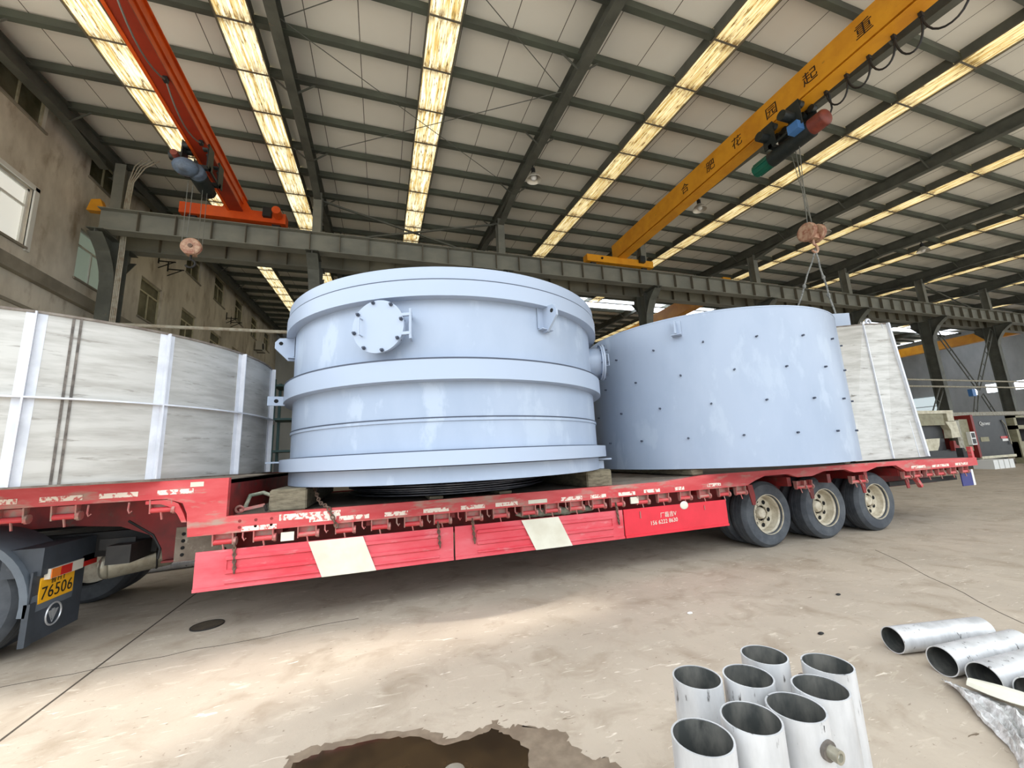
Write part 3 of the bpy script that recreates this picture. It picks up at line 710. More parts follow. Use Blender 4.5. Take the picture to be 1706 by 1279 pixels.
neck = [(-6, 1.1), (-3.0, 1.1), (-2.62, 1.06), (-2.36, .95), (-2.24, .8), (-2.22, .66), (11.0, .7), (11.0, 1.06), (-1.5, 1.06), (-1.5, 1.46), (-6, 1.46)]
for y in (5.55, 7.05):
    MB().prism(neck, 'Y', y - .012, y + .012).box(-2.2, 11, y - .1, y + .1, .66, .68).build('main_beam', 'dark_red', T)
# perforated joint plate in the neck
P = MB().box(-2.05, -1.5, 5.35, 5.37, .68, 1.02).build('joint_plate', 'deck', T)
for x, z in ((-1.98, .74), (-1.98, .81), (-1.98, .88), (-1.98, .95), (-1.6, .76)):
    MB().cyl((x, 5.345, z), (x, 5.352, z), .018, 10).build('bolt_hole', 'hole', P)
mb = MB()
for k in range(14):
    x = -1.0 + k * .9; mb.box(x - .04, x + .04, TY0 + .08, TY1 - .08, .92, 1.06)
mb.build('cross_member', 'dark_red', T)
mb = MB()
for x in (-1.33, -1.19, -1.05):
    for z in (1.03, 1.09): mb.cyl((x, TY0 - .004, z), (x, TY0 + .002, z), .014, 10)
mb.build('rail_bolt', 'dark_red', T)
# worn reflective tape
for a, b, z in [(-3.6, -3.04, 1.41), (-2.89, -2.59, 1.41), (-2.47, -2.18, 1.41), (-2.03, -1.74, 1.41), (-1.77, -1.66, 1.47), (-1.31, -1.0, 1.01), (-.7, -.44, 1.04), (-.41, -.11, 1.03),
                (.05, .3, 1.03), (.47, .76, 1.03), (.9, 1.19, 1.03), (1.32, 1.6, 1.03), (1.74, 1.99, 1.03), (2.18, 2.48, 1.03), (2.6, 2.83, 1.03), (3.02, 3.28, 1.03), (3.42, 3.68, 1.04), (3.93, 4.09, 1.04),
                (4.5, 4.75, 1.05), (9.1, 9.5, 1.06), (9.7, 10.2, 1.05), (10.4, 10.8, 1.05)]:
    MB().box(a, b, TY0 - .004, TY0, z - .02, z + .025).build('reflective_tape', 'tape' if a not in (-1.77, 1.74) else 'stripe', T, smooth=0)
MB().box(-.98, -.4, TY0 - .003, TY0, 1.06, 1.12).build('worn_paint_patch', 'tape', T, smooth=0)
# strap winches
wx = [-3.08, -2.72, -2.0, -1.47, -1.12, -.72, -.36, .0, .35, .68, 1.05, 1.38, 1.75, 2.06, 2.4, 2.72, 3.0, 3.4, 3.74, 4.11, 4.45, 4.81, 5.13, 6.36, 6.52, 7.63, 7.8, 8.98, 9.26, 9.61, 9.96, 10.33, 10.71]
proto = None
for i, x in enumerate(wx):
    zb = 1.35 if x < -1.8 else 1.0
    if proto is None:
        mb = MB()
        for d in (-1, 1): mb.prism([(TY0 + .005, zb), (TY0 + .075, zb), (TY0 + .06, zb - .13), (TY0 + .02, zb - .13)], 'X', x + d * .085 - .006, x + d * .085 + .006)
        mb.bar((x - .085, TY0 + .07, zb - .06), (x + .085, TY0 + .07, zb - .06), .012, .1)
        proto = mb.build('winch', 'winch', T); pz = zb; px_ = x
        MB().cyl((x - .08, TY0 + .04, zb - .1), (x + .08, TY0 + .04, zb - .1), .026, 12).build('roller', 'red', proto)
        MB().cyl((x + .092, TY0 + .04, zb - .1), (x + .115, TY0 + .04, zb - .1), .042, 10).build('ratchet_wheel', 'winch', proto)
        MB().bar((x, TY0 + .03, zb - .12), (x + .015, TY0 + .025, zb - .19), .012, .012).build('pin', 'winch', proto)
    else:
        tilt = -.28 if i == 2 - 0 and False else 0
        copy_tree(proto, T, (x - px_, 0, zb - pz))
o = [c for c in T.children if c.name.startswith('winch')][1]
# small hanging hooks between the winches
hk = None
for x in [-2.55, -2.25, -1.3, -.55, -.18, .18, .52, .87, 1.22, 1.57, 1.9, 2.25, 2.58]:
    zb = 1.34 if x < -1.8 else 1.0
    if hk is None:
        hk = MB().tube([(x, TY0 + .02, zb), (x, TY0 + .015, zb - .07), (x + .02, TY0, zb - .1), (x + .03, TY0 + .01, zb - .08)], .008, 6).build('rope_hook', 'winch', T); hx, hz = x, zb
    else:
        c = hk.copy(); C.objects.link(c); c.parent = T; c.location = (x - hx, 0, zb - hz)
for x, z in ((-.9, .9), (3.27, .94)): MB().box(x - .06, x + .06, TY0 + .01, TY0 + .03, z - .045, z + .04).build('marker_plate', 'stripe', T, smooth=0)
# side boards, pressed panels with lip
def side_board(x0, x1, st=None, plain=False):
    y = TY0; mb = MB()
    MB().box(x0, x1, TY1 - .02, TY1, .5, .83).box(x0, x1, TY1 - .03, TY1 + .012, .47, .5).build('side_board', 'red_board', T, smooth=0)
    mb.box(x0, x1, y, y + .02, .5, .83).box(x0, x1, y - .012, y + .03, .47, .5)
    B = mb.build('side_board', 'red_pure' if plain else 'red_board', T, smooth=0)
    if not plain:
        a, b = x0 + .26, x1 - .16
        mb = MB()
        for z0, z1, d in ((.735, .765, .02), (.61, .64, .02), (.52, .535, .015)):
            mb.prism([(y, z0 - .01), (y - d, z0), (y - d, z1), (y, z1 + .01)], 'X', a, b)
        mb.bar((a, y - .004, .62), (a, y - .004, .755), .014, .015, (1, 0, 0)).bar((b, y - .004, .62), (b, y - .004, .755), .014, .015, (1, 0, 0))
        mb.build('pressed_rib', 'red_board', B)
    else:
        MB().bar((x0 + .25, y - .004, .79), (x0 + .25, y - .004, .7), .012, .012, (1, 0, 0)).bar((x1 - .4, y - .004, .78), (x1 - .4, y - .004, .72), .012, .012, (1, 0, 0)).build('handle', 'winch', B)
        MB().ball((x0 + .98, y - .004, .81), .07, (1, .15, .8), 12, 8).build('latch', 'stripe', B)
        text('phone_lettering', '156 6222 8630', .075, 'stripe', B, frame_mtx((x0 + .62, y - .003, .625), (1, 0, .03), (0, 0, 1)), .001)
        text('name_lettering', '厂磊吉V', .075, 'stripe', B, frame_mtx((x0 + .7, y - .003, .71), (1, 0, .03), (0, 0, 1)), .001)
    if st:
        a, b, sh = st
        MB().prism([(a + sh * .0, .83), (b, .83), (b + sh, .47), (a + sh, .47)], 'Y', y - .0235, y - .0215).build('white_stripe', 'stripe', B, smooth=0)
    return B
side_board(-1.68, .805, (-.7, -.17, .14))
side_board(.825, 3.055, (1.63, 2.12, .17))
side_board(3.075, 4.8, None, True)
# chains that hold the boards
def chain(name, p, n, parent, material='rope', L=.042, rr=.008):
    mb = MB(); p = [V(q) for q in p]; 
    seg = [(p[i + 1] - p[i]).length for i in range(len(p) - 1)]; tot = sum(seg)
    for k in range(n):
        s = tot * (k + .5) / n; i = 0
        while s > seg[i] and i < len(seg) - 1: s -= seg[i]; i += 1
        c = p[i].lerp(p[i + 1], s / seg[i]); d = (p[i + 1] - p[i]).normalized()
        sd = d.cross(V((0, 1, 0))) if abs(d.y) < .9 else d.cross(V((1, 0, 0))); sd.normalize(); nn = d.cross(sd)
        ax = nn if k % 2 else sd
        t = MB().torus((0, 0, 0), (0, 1, 0), tot / n * .36, rr, 10, 5, 1.75)
        a = d; b = ax; cc = a.cross(b)
        for q in range(len(t.v)):
            w = t.v[q]; t.v[q] = c + cc * w.x + b * w.y + a * w.z
        mb.add(t.v, t.f)
    return mb.build(name, material, parent)
for x, z in ((-1.36, .88), (.63, .9), (1.03, .9), (2.96, .93)):
    chain('chain', [(x, TY0 - .012, z), (x + .02, TY0 - .022, z - .27)], 9, T)
# wheels: dual tyres on three axles
WX = [5.86, 7.14, 8.42]; WR = .505
prof = [(.29, 0), (.31, -.02), (.33, -.022), (.40, -.03), (.455, -.022), (.488, .01), (.505, .035), (.505, .1), (.497, .104), (.497, .112), (.505, .116), (.505, .165), (.497, .169), (.497, .177), (.505, .181), (.505, .23),
        (.488, .26), (.455, .292), (.40, .3), (.33, .292), (.31, .29), (.29, .27)]
def make_wheel(x, y, d, full, parent):
    """d=+1: outer face towards -Y"""
    pr = [(q, y + d * (h + .03)) for q, h in prof]
    W = MB().lathe(pr, (x, 0, WR), 'Y', 56).build('wheel', 'rubber', parent)
    rimp = [(.298, .0), (.3, .03), (.29, .05), (.272, .07), (.262, .14), (.25, .17), (.21, .18), (.14, .165), (.12, .15), (.12, .17), (.21, .195), (.27, .2), (.28, .28), (.29, .28), (.3, .05), (.306, .0)]
    mb = MB().lathe([(q, y + d * h) for q, h in rimp], (x, 0, WR), 'Y', 48)
    if full:
        mb.lathe([(0, y + d * .12), (.07, y + d * .122), (.085, y + d * .135), (.1, y + d * .18), (0, y + d * .18)], (x, 0, WR), 'Y', 24)
        for k in range(10):
            t = 2 * pi * k / 10; mb.cyl((x + .13 * cos(t), y + d * .14, WR + .13 * sin(t)), (x + .13 * cos(t), y + d * .175, WR + .13 * sin(t)), .013, 6)
        mb.use('hole')
        for k in range(8):
            t = 2 * pi * k / 8 + .2; cx, cz = x + .19 * cos(t), WR + .19 * sin(t)
            mb.cyl((cx, y + d * .168, cz), (cx, y + d * .176, cz), .034, 14)
    mb.build('rim', 'rim', W)
    return W
for x in WX:
    make_wheel(x, 5.06, 1, True, T); make_wheel(x, 5.4, 1, False, T)
    make_wheel(x, 7.6, -1, True, T); make_wheel(x, 7.26, -1, False, T)
    MB().cyl((x, 5.2, WR), (x, 7.46, WR), .075, 14).build('axle', 'chassis', T)
for x in (5.34, 6.58, 7.82, 8.98):
    MB().prism([(x - .03, 1.0), (x + .07, 1.0), (x + .1, .84), (x + .09, .7), (x + .03, .7), (x, .84)], 'Y', TY0 + .06, TY0 + .075).build('fender_tab', 'dark_red', T)
# tail
MB().box(11.05, 11.12, TY0 + .02, TY0 + .08, 1.15, 1.36).build('rear_post', 'red', T)
MB().box(11.05, 11.13, TY0 + .14, TY0 + .24, 1.16, 1.34).build('rear_lamp_bracket', 'chassis', T)
MB().box(10.72, 11.12, TY0 + .1, TY0 + .115, .62, .92).build('tail_flap', 'blueflap', T)
MB().box(11.06, 11.12, TY0 + .094, TY0 + .1, .62, .92).build('flap_edge_tape', 'white', T)
MB().bar((9.25, TY0 + .1, .98), (9.45, TY0 + .1, .7), .06, .06).build('support_leg', 'red', T)
MB().box(8.95, 11.0, TY0 + .3, TY0 + .36, .72, .8).build('under_ride_bar', 'chassis', T)
# rag stuffed in the rail
def rag(name, x0, x1, y, z, rz, label, cat, m):
    mb = MB(); n = 22; q = []
    for i in range(n + 1):
        x = x0 + (x1 - x0) * i / n; e = sqrt(max(0.02, 1 - (2 * i / n - 1) ** 4))
        for k in range(8):
            t = 2 * pi * k / 8; w = .75 + .5 * random.random()
            q.append((x, y + .05 * w * e * cos(t), z + rz * w * e * sin(t)))
    fs = [(i * 8 + k, i * 8 + (k + 1) % 8, (i + 1) * 8 + (k + 1) % 8, (i + 1) * 8 + k) for i in range(n) for k in range(8)] + [tuple(range(7, -1, -1)), tuple(range(n * 8, n * 8 + 8))]
    return tag(mb.add(q, fs).build(name, m, smooth=180), label, cat)
rag('tarpaulin', 1.62, 2.75, TY0 + .16, .87, .05, 'rolled dusty tarpaulin stuffed behind the winches above a side board', 'tarpaulin', 'cloth')

# ---- timbers, sheets and tie chain on the deck
def timber(x0, x1, y0, y1, z0, z1, lab, w=0.0):
    mb = MB(); mb.box(x0, x1, y0, y1, z0, z1)
    o = mb.build('timber_block', 'wood', smooth=0)
    bm = bmesh.new(); bm.from_mesh(o.data); bmesh.ops.bevel(bm, geom=bm.edges[:], offset=.012, segments=2, affect='EDGES'); bm.to_mesh(o.data); bm.free()
    return tag(o, lab, 'timber', 'timber blocks under the vessels')
timber(-1.12, -.76, 5.0, 7.7, 1.14, 1.364, 'weathered timber under the blue ringed tank, near the gooseneck step')
timber(2.62, 3.0, 4.92, 7.7, 1.14, 1.364, 'weathered square-ended timber under the blue ringed tank, between both blue tanks')
timber(4.35, 4.55, 4.92, 7.7, 1.2, 1.288, 'thin timber under the smooth blue tank')
timber(7.7, 7.84, 5.0, 7.7, 1.2, 1.288, 'small timber under the smooth blue tank, near the grey hopper')
pl = ['lowest', 'second', 'third', 'fourth', 'topmost']
for k in range(5):
    y0 = 5.32 + .03 * ((k * 7) % 3); x0 = -.38 + .06 * ((k * 5) % 3)
    o = MB().lathe([(0, 0), (1.4, 0), (1.4, .014), (0, .014)], (x0 + 1.35, 6.42, 1.18 + k * .026), 'Z', 48).build('steel_plate', 'darkplate')
    tag(o, 'dark round steel plate lying under the blue ringed tank, %s of the pile' % pl[k], 'plate', 'steel plates under the tank')
for x in (.55, 1.4):
    tag(MB().box(x, x + .16, 4.92, 7.7, 1.14, 1.176).build('lath', 'wood', smooth=0), 'thin wooden lath under the pile of dark plates, %s one from the gooseneck' % ('first' if x < 1 else 'second'), 'lath', 'laths under the plates')
R = thing('tie_chain', 'rusty tie chain running from the tank foot over the red side rail', 'chain', (-.75, 4.9, 1.2))
chain('links', [(-.72, 5.2, 1.36), (-.62, 4.95, 1.2), (-.52, 4.805, 1.16), (-.43, 4.8, .95)], 16, R, L=.04, rr=.008)
R = thing('load_binder', 'pinkish load binder and chain heap lying at the gooseneck step', 'load binder', (-1.25, 5.2, 1.14))
MB().bar((-1.4, 5.05, 1.175), (-1.18, 5.1, 1.21), .03, .03).build('lever', 'winch', R)
MB().torus((-1.4, 5.05, 1.185), (0, 1, .3), .035, .012).build('ring', 'winch', R)
MB().tube([(-1.18, 5.1, 1.2), (-1.15, 5.02, 1.18), (-1.13, 4.96, 1.165)], .016, 8).build('hook', 'chassis', R)
MB().tube([(-1.42, 5.3, 1.17), (-1.4, 5.4, 1.3), (-1.28, 5.45, 1.32), (-1.19, 5.42, 1.28), (-1.17, 5.3, 1.17)], .022, 8).build('strap_loop', 'cloth', R)

# ================================================================== BLUE RINGED TANK
c1 = (1.06, 6.31)
K = thing('ringed_tank', 'large grey-blue cylindrical tank with raised rings and round manholes', 'tank', (c1[0], c1[1], 1.365))
o1 = (c1[0], c1[1], 0)
RB = 2.212; RR = 2.32
MB().lathe([(RB + .01, 1.37), (RB + .01, 1.55), (RB, 1.55), (RB, 3.5), (RB - .03, 3.5), (RB - .03, 1.37)], o1, 'Z', 128).build('shell', 'blue', K)
# dark paint lines where the rings meet the shell
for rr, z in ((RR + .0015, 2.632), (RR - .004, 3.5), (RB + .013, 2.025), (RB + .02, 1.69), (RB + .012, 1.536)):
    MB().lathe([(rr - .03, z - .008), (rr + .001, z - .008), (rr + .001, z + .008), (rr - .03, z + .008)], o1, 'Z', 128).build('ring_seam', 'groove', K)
MB().lathe([(RB - .02, 2.64), (RB - .02, 2.4), (RR, 2.41), (RR, 2.628), (RR - .012, 2.64)], o1, 'Z', 128).build('middle_ring', 'blue_edge', K)
MB().lathe([(RB - .02, 3.5), (RB - .02, 3.31), (RR, 3.315), (RR, 3.495), (RR - .006, 3.495), (RR - .02, 3.505), (RR - .02, 3.65), (RR - .05, 3.65), (RR - .05, 3.5)], o1, 'Z', 128).build('top_ring', 'blue_edge', K)
MB().lathe([(RB - .02, 1.685), (RR + .01, 1.685), (RR + .01, 1.54), (RB - .02, 1.54)], o1, 'Z', 128).build('bottom_flange', 'blue_edge', K)
MB().lathe([(RB - .01, 2.02), (RB + .014, 2.02), (RB + .014, 1.99), (RB - .01, 1.985)], o1, 'Z', 128).build('seam_band', 'blue', K)
MB().lathe([(0, 3.46), (RB - .02, 3.46), (RB - .02, 3.44), (0, 3.44)], o1, 'Z', 96).build('top_plate', 'blue', K)
def radial(az, R, z):
    """point on the tank at azimuth az (degrees from the camera side, + to the right)"""
    t = radians(az); return V((c1[0] + R * sin(t), c1[1] - R * cos(t), z))
def manhole(az, z, out, rad, full):
    n = V((sin(radians(az)), -cos(radians(az)), 0)); sd = V((cos(radians(az)), sin(radians(az)), 0)); up = V((0, 0, 1))
    p = radial(az, RB, z)
    B = MB().ring(p - n * .1, p + n * (out - .04), rad * .8, rad * .8 - .015, 40).build('manhole', 'blue', K)
    q = p + n * out
    MB().ring(q - n * .045, q - n * .02, rad * .97, rad * .7, 48).build('flange', 'blue_edge', B)
    D = MB().cyl(q - n * .018, q + n * .01, rad, 56).build('cover', 'blue_edge', B)
    mb = MB()
    for k in range(8):
        t = 2 * pi * k / 8 + .2; w = q + sd * (rad * .93 * cos(t)) + up * (rad * .93 * sin(t))
        mb.cyl(w - n * .06, w + n * .05, .011, 8).cyl(w + n * .012, w + n * .03, .02, 6)
    mb.build('bolt', 'groove', B)
    h = q - sd * (rad * .62)
    MB().tube([h + up * .09 + n * .005, h + up * .09 + n * .07, h - up * .09 + n * .07, h - up * .09 + n * .005], .009, 8).build('handle', 'blue_edge', B)
    hg = q + sd * (rad * 1.06); mb = MB()
    for d in (-.1, .1):
        mb.bar(q + sd * rad * .9 + up * d, hg + sd * .06 + up * d, .03, .03)
    mb.cyl(hg + sd * .05 - up * .16, hg + sd * .05 + up * .16, .015, 10)
    mb.bar(hg + sd * .05 - up * .12, p + sd * (rad * 1.05) - up * .12, .02, .05).bar(hg + sd * .05 + up * .12, p + sd * (rad * 1.05) + up * .12, .02, .05)
    mb.build('hinge', 'blue_edge', B)
manhole(-27.5, 2.985, .16, .285, True)
manhole(70, 3.0, .22, .285, False)
def lug(az, z, kind):
    n = V((sin(radians(az)), -cos(radians(az)), 0)); sd = V((cos(radians(az)), sin(radians(az)), 0)); up = V((0, 0, 1))
    p = radial(az, RB, z); mb = MB()
    if kind == 'ear':
        prof = [(-.02, -.2), (.08, -.2), (.24, -.04), (.24, .04), (.19, .1), (.0, .12), (-.02, .12)]
        q = [p + n * a + up * b + sd * s for s in (-.015, .015) for a, b in prof]; k = len(prof)
        mb.add(q, [tuple(range(k - 1, -1, -1)), tuple(range(k, 2 * k))] + [(i, (i + 1) % k, k + (i + 1) % k, k + i) for i in range(k)])
        L = mb.build('lifting_lug', 'blue_edge', K)
        MB().cyl(p + n * .17 + up * .03 - sd * .018, p + n * .17 + up * .03 + sd * .018, .025, 14).build('lug_hole', 'hole', L)
        mb = MB(); mb.bar(p - up * .16 + n * .012, p + up * .1 + n * .012, .2, .012, n); mb.bar(p - up * .17 + n * .04 - sd * .09, p - up * .17 + n * .04 + sd * .09, .08, .012, up)
        mb.build('lug_pad', 'blue_edge', L)
    else:
        prof = [(0, -.06), (.2, -.06), (.2, .06), (0, .06)]; p = radial(az, RR - .02, z)
        q = [p + n * a + up * b + sd * s for s in (-.015, .015) for a, b in prof]; k = 4
        mb.add(q, [(3, 2, 1, 0), (4, 5, 6, 7)] + [(i, (i + 1) % k, k + (i + 1) % k, k + i) for i in range(k)])
        L = mb.build('lifting_lug', 'blue_edge', K)
        MB().cyl(p + n * .1 - sd * .018, p + n * .1 + sd * .018, .026, 14).build('lug_hole', 'hole', L)
lug(20.5, 3.22, 'ear'); lug(-80, 3.2, 'ear'); lug(-80, 2.45, 'tab')
mb = MB()
p = radial(58, RB, 1.5); mb.bar(p, p + V((.16, -.09, 0)), .1, .02).bar(p + V((.04, 0, -.02)), p + V((.04, 0, -.13)), .02, .08)
mb.build('foot_bracket', 'blue_edge', K)
mb = MB(); p = radial(-80, RR, 1.66); mb.bar(p, p + V((-.16, 0, 0)), .06, .02); mb.build('foot_bracket', 'blue_edge', K)

# ================================================================== SMOOTH BLUE TANK
c2 = (6.06, 6.3)
K = thing('smooth_tank', 'smooth grey-blue cylindrical tank dotted with small studs', 'tank', (c2[0], c2[1], 1.29))
MB().lathe([(2.2, 1.292), (2.2, 3.615), (2.175, 3.615), (2.175, 1.292)], (c2[0], c2[1], 0), 'Z', 128).build('shell', 'blue', K)
MB().lathe([(2.176, 3.62), (2.204, 3.62), (2.204, 3.6), (2.176, 3.6)], (c2[0], c2[1], 0), 'Z', 128).build('rim_edge', 'blue_edge', K)
st = None
def p2(az, R, z): t = radians(az); return V((c2[0] + R * sin(t), c2[1] - R * cos(t), z))
for row, z in enumerate((3.155, 2.69, 2.22, 1.74)):
    for k in range(-6, 8):
        az = -60.4 + 18.9 * (k + 2) + (9.4 if row % 2 else 0)
        if az < -110 or az > 100: continue
        a = p2(az, 2.19, z); b = p2(az, 2.235, z)
        MB().cyl(a, b, .014, 8).build('stud', 'groove', K)
n = V((sin(radians(-50.5)), -cos(radians(-50.5)), 0)); sd = V((cos(radians(-50.5)), sin(radians(-50.5)), 0))
p = p2(-50.5, 2.2, 3.42); mb = MB()
mb.bar(p + n * .07 - V((0, 0, .1)), p + n * .07 + V((0, 0, .1)), .025, .15, n).bar(p + n * .01 - V((0, 0, .12)), p + n * .01 + V((0, 0, .12)), .14, .015, n).bar(p - V((0, 0, .11)), p + n * .13 - V((0, 0, .11)), .14, .012)
mb.build('lifting_lug', 'blue_edge', K)

# ================================================================== WHITE RIBBED TANK ON THE GOOSENECK
c3 = (-3.7, 6.3); R3 = 2.2
K = thing('ribbed_tank', 'raw white steel ribbed tank on the gooseneck, cut off by the picture edge', 'tank', (c3[0], c3[1], 1.54))
def p3(az, R, z): t = radians(az); return V((c3[0] + R * sin(t), c3[1] - R * cos(t), z))
MB().lathe([(R3, 1.545), (R3, 2.99), (R3 - .02, 2.99), (R3 - .02, 1.545)], (c3[0], c3[1], 0), 'Z', 96).build('shell', 'white_steel', K)
MB().lathe([(R3 - .022, 3.0), (R3 + .012, 3.0), (R3 + .012, 2.98), (R3 - .022, 2.98)], (c3[0], c3[1], 0), 'Z', 96).build('rim_edge', 'edge_dark', K)
MB().lathe([(R3 - .01, 1.53), (R3 + .05, 1.53), (R3 + .05, 1.545), (R3 - .01, 1.545)], (c3[0], c3[1], 0), 'Z', 96).build('foot_ring', 'edge_dark', K)
MB().lathe([(R3 - .005, 2.252), (R3 + .055, 2.252), (R3 + .055, 2.266), (R3 - .005, 2.266)], (c3[0], c3[1], 0), 'Z', 96).build('girth_rib', 'rib_steel', K)
for k in range(-5, 9):
    az = 2 + 22.8 * k
    if az > 125: continue
    for z0, z1 in ((1.545, 2.252), (2.266, 2.985)):
        n = V((sin(radians(az)), -cos(radians(az)), 0)); a = p3(az, R3 + .025, z0); b = p3(az, R3 + .025, z1)
        MB().bar(a, b, .012, .06, n).build('upright_rib', 'rib_steel', K)
        # bright ground strip beside the rib weld
        g = MB().lathe([(R3 - .004, z0), (R3 + .0025, z0), (R3 + .0025, z1), (R3 - .004, z1)], (c3[0], c3[1], 0), 'Z', 4, True, radians(az - 90 - 1.6), radians(az - 90 + 1.6)).build('ground_weld_strip', 'rib_steel', K)
for az in (30.5, 31.7):
    a = p3(az, R3 + .002, 1.545); b = p3(az - .2, R3 + .002, 2.985); n = V((sin(radians(az)), -cos(radians(az)), 0))
    MB().bar(a, b, .018, .012, n).build('weld_seam', 'weld', K)

# ================================================================== GREY HOPPER AT THE TAIL
K = thing('hopper', 'raw grey steel hopper with sloping sides at the trailer tail', 'hopper', (9.2, 6.4, 1.19))
zb, zt = 1.222, 4.0
bot = [(8.0, 5.02), (8.95, 5.0), (9.9, 4.98), (10.1, 7.6), (8.5, 7.6), (8.42, 5.9)]; top = [(9.0, 5.86), (9.72, 5.47), (10.2, 5.3), (10.4, 7.3), (9.1, 7.4), (9.0, 6.2)]
n = len(bot); q = [(x, y, zb) for x, y in bot] + [(x, y, zt) for x, y in top]
MB().add(q, [(i, (i + 1) % n, n + (i + 1) % n, n + i) for i in range(n)]).build('shell', 'white_steel', K, smooth=0)
# give the sheet thickness
for o_ in K.children:
    m_ = o_.modifiers.new('thick', 'SOLIDIFY'); m_.thickness = .015; m_.offset = 0
def edge_bar(i, f, w, d, nm, m_):
    if f is None: a = V((*bot[i], zb)); b = V((*top[i], zt))
    else: a = V((*bot[i], zb)).lerp(V((*bot[i + 1], zb)), f); b = V((*top[i], zt)).lerp(V((*top[i + 1], zt)), f)
    MB().bar(a, b, w, d, (0, -1, .3)).build(nm, m_, K)
edge_bar(1, None, .02, .07, 'corner_rib', 'rib_steel')
edge_bar(2, None, .05, .1, 'corner_flange', 'rib_steel')
edge_bar(1, .78, .012, .03, 'face_rib', 'rib_steel')
edge_bar(1, .012, .012, .02, 'weld_line', 'weld')
mb = MB()
for i in range(3 - 1): mb.bar((*top[i], zt), (*top[i + 1], zt), .03, .03)
mb.bar((*top[2], zt), (*top[3], zt), .03, .03).build('rim_edge', 'edge_dark', K)
MB().bar((8.6, 5.24, 2.45), (9.32, 5.2, 2.45), .012, .02).bar((9.3, 5.18, 2.45), (10.03, 5.12, 2.45), .012, .02).build('seam', 'white_steel', K)
MB().torus((9.95, 5.48, 4.07), (0, 1, 0), .065, .025, 18, 8).build('lifting_eye', 'rib_steel', K)
MB().prism([(9.3, 3.98), (10.26, 3.98), (10.3, 4.5), (9.4, 4.4)], 'Y', 6.0, 6.03).build('gusset_plate', 'blue_edge', K)
mb = MB().prism([(9.75, 3.98), (9.85, 3.98), (9.8, 4.09)], 'Y', 5.52, 5.54); mb.build('lug_tab', 'white_steel', K)

# ================================================================== TRUCK TRACTOR
K = thing('truck_tractor', 'grey truck tractor tail under the gooseneck with yellow number plate', 'truck', (-3.6, 6.33, 0))
tx = -3.58
pr = [(q * 1.02, 5.06 + (h + .03)) for q, h in prof]
for yy, dd in ((5.06, 1), (5.4, 1), (7.6, -1), (7.26, -1)):
    W = MB().lathe([(q * 1.01, yy + dd * (h + .03)) for q, h in prof], (tx, 0, .51), 'Y', 56).build('wheel', 'rubber', K)
    MB().lathe([(.3, yy + dd * .0), (.29, yy + dd * .05), (.262, yy + dd * .14), (.2, yy + dd * .18), (0, yy + dd * .17), (0, yy + dd * .2), (.28, yy + dd * .2), (.306, yy)], (tx, 0, .51), 'Y', 40).build('rim', 'rim', W)
# fender arc
mb = MB(); n = 20; q = []
for i in range(n + 1):
    t = radians(-8 + (150 + 8) * i / n)
    for rr, y in ((.60, 4.93), (.655, 4.93), (.665, 4.97), (.665, 5.48), (.645, 5.48), (.645, 5.0), (.6, 4.95)):
        q.append((tx + rr * cos(t), y, .5 + rr * sin(t)))
k = 7
fs = [(i * k + a, i * k + (a + 1) % k, (i + 1) * k + (a + 1) % k, (i + 1) * k + a) for i in range(n) for a in range(k)] + [tuple(range(k)), tuple(range(n * k + k - 1, n * k - 1, -1))]
mb.add(q, fs).build('fender', 'fender_grey', K)
fx = -2.92
F = MB().box(fx - .014, fx, 4.94, 5.62, .17, .78).build('mud_flap', 'tar', K)
MB().box(fx - .03, fx + .015, 4.93, 5.0, .17, .52).build('flap_edge', 'tar', F)
MB().box(fx - .25, fx + .03, 4.98, 5.75, .74, .98).build('lamp_bracket', 'tar', K)
pm = frame_mtx((fx + .012, 5.245, .6), (0, 1, 0), (0, 0, 1))
P = MB().box(fx, fx + .01, 5.03, 5.46, .49, .71).build('number_plate', 'plate_y', K, smooth=0)
text('plate_number', '76506', .155, 'black', P, frame_mtx((fx + .0125, 5.245, .565), (0, 1, 0), (0, 0, 1)), .001, 1.05)
text('plate_letters', '鲁HY', .075, 'black', P, frame_mtx((fx + .0125, 5.24, .665), (0, 1, 0), (0, 0, 1)), .001, 1.2)
L = MB().box(fx + .005, fx + .05, 5.06, 5.5, .69, .78).build('tail_lamp', 'clear_lamp', K, smooth=0)
MB().box(fx + .05, fx + .056, 5.07, 5.18, .695, .775).build('amber_lens', 'orange_lamp', L, smooth=0)
MB().box(fx + .05, fx + .056, 5.19, 5.33, .695, .775).build('red_lens', 'red_lamp', L, smooth=0)
MB().box(fx + .0, fx + .03, 5.52, 5.75, .69, .8).build('side_reflector', 'red_lamp', K, smooth=0)
mb = MB().torus((fx + .008, 5.245, .35), (1, 0, 0), .095, .008, 32, 6)
E_ = mb.build('emblem', 'emblem', F)
mb = MB(); cy, cz = 5.245, .35
mb.prism([(cy - .065, cz + .035), (cy - .028, cz + .035), (cy - .028, cz + .0), (cy, cz - .075)], 'X', fx + .001, fx + .006)
mb.prism([(cy + .065, cz + .035), (cy + .028, cz + .035), (cy + .028, cz + .0), (cy, cz - .075)], 'X', fx + .001, fx + .006)
mb.prism([(cy - .018, cz + .045), (cy + .018, cz + .045), (cy + .018, cz - .005), (cy, cz - .045), (cy - .018, cz - .005)], 'X', fx + .001, fx + .006)
mb.build('emblem_mark', 'emblem', F, smooth=0)
for y in (5.75, 6.85): MB().box(-6, -2.35, y - .05, y + .05, .75, 1.0).build('chassis_rail', 'chassis', K)
MB().box(-2.6, -2.4, 5.3, 7.3, .72, .9).build('rear_cross_member', 'chassis', K)
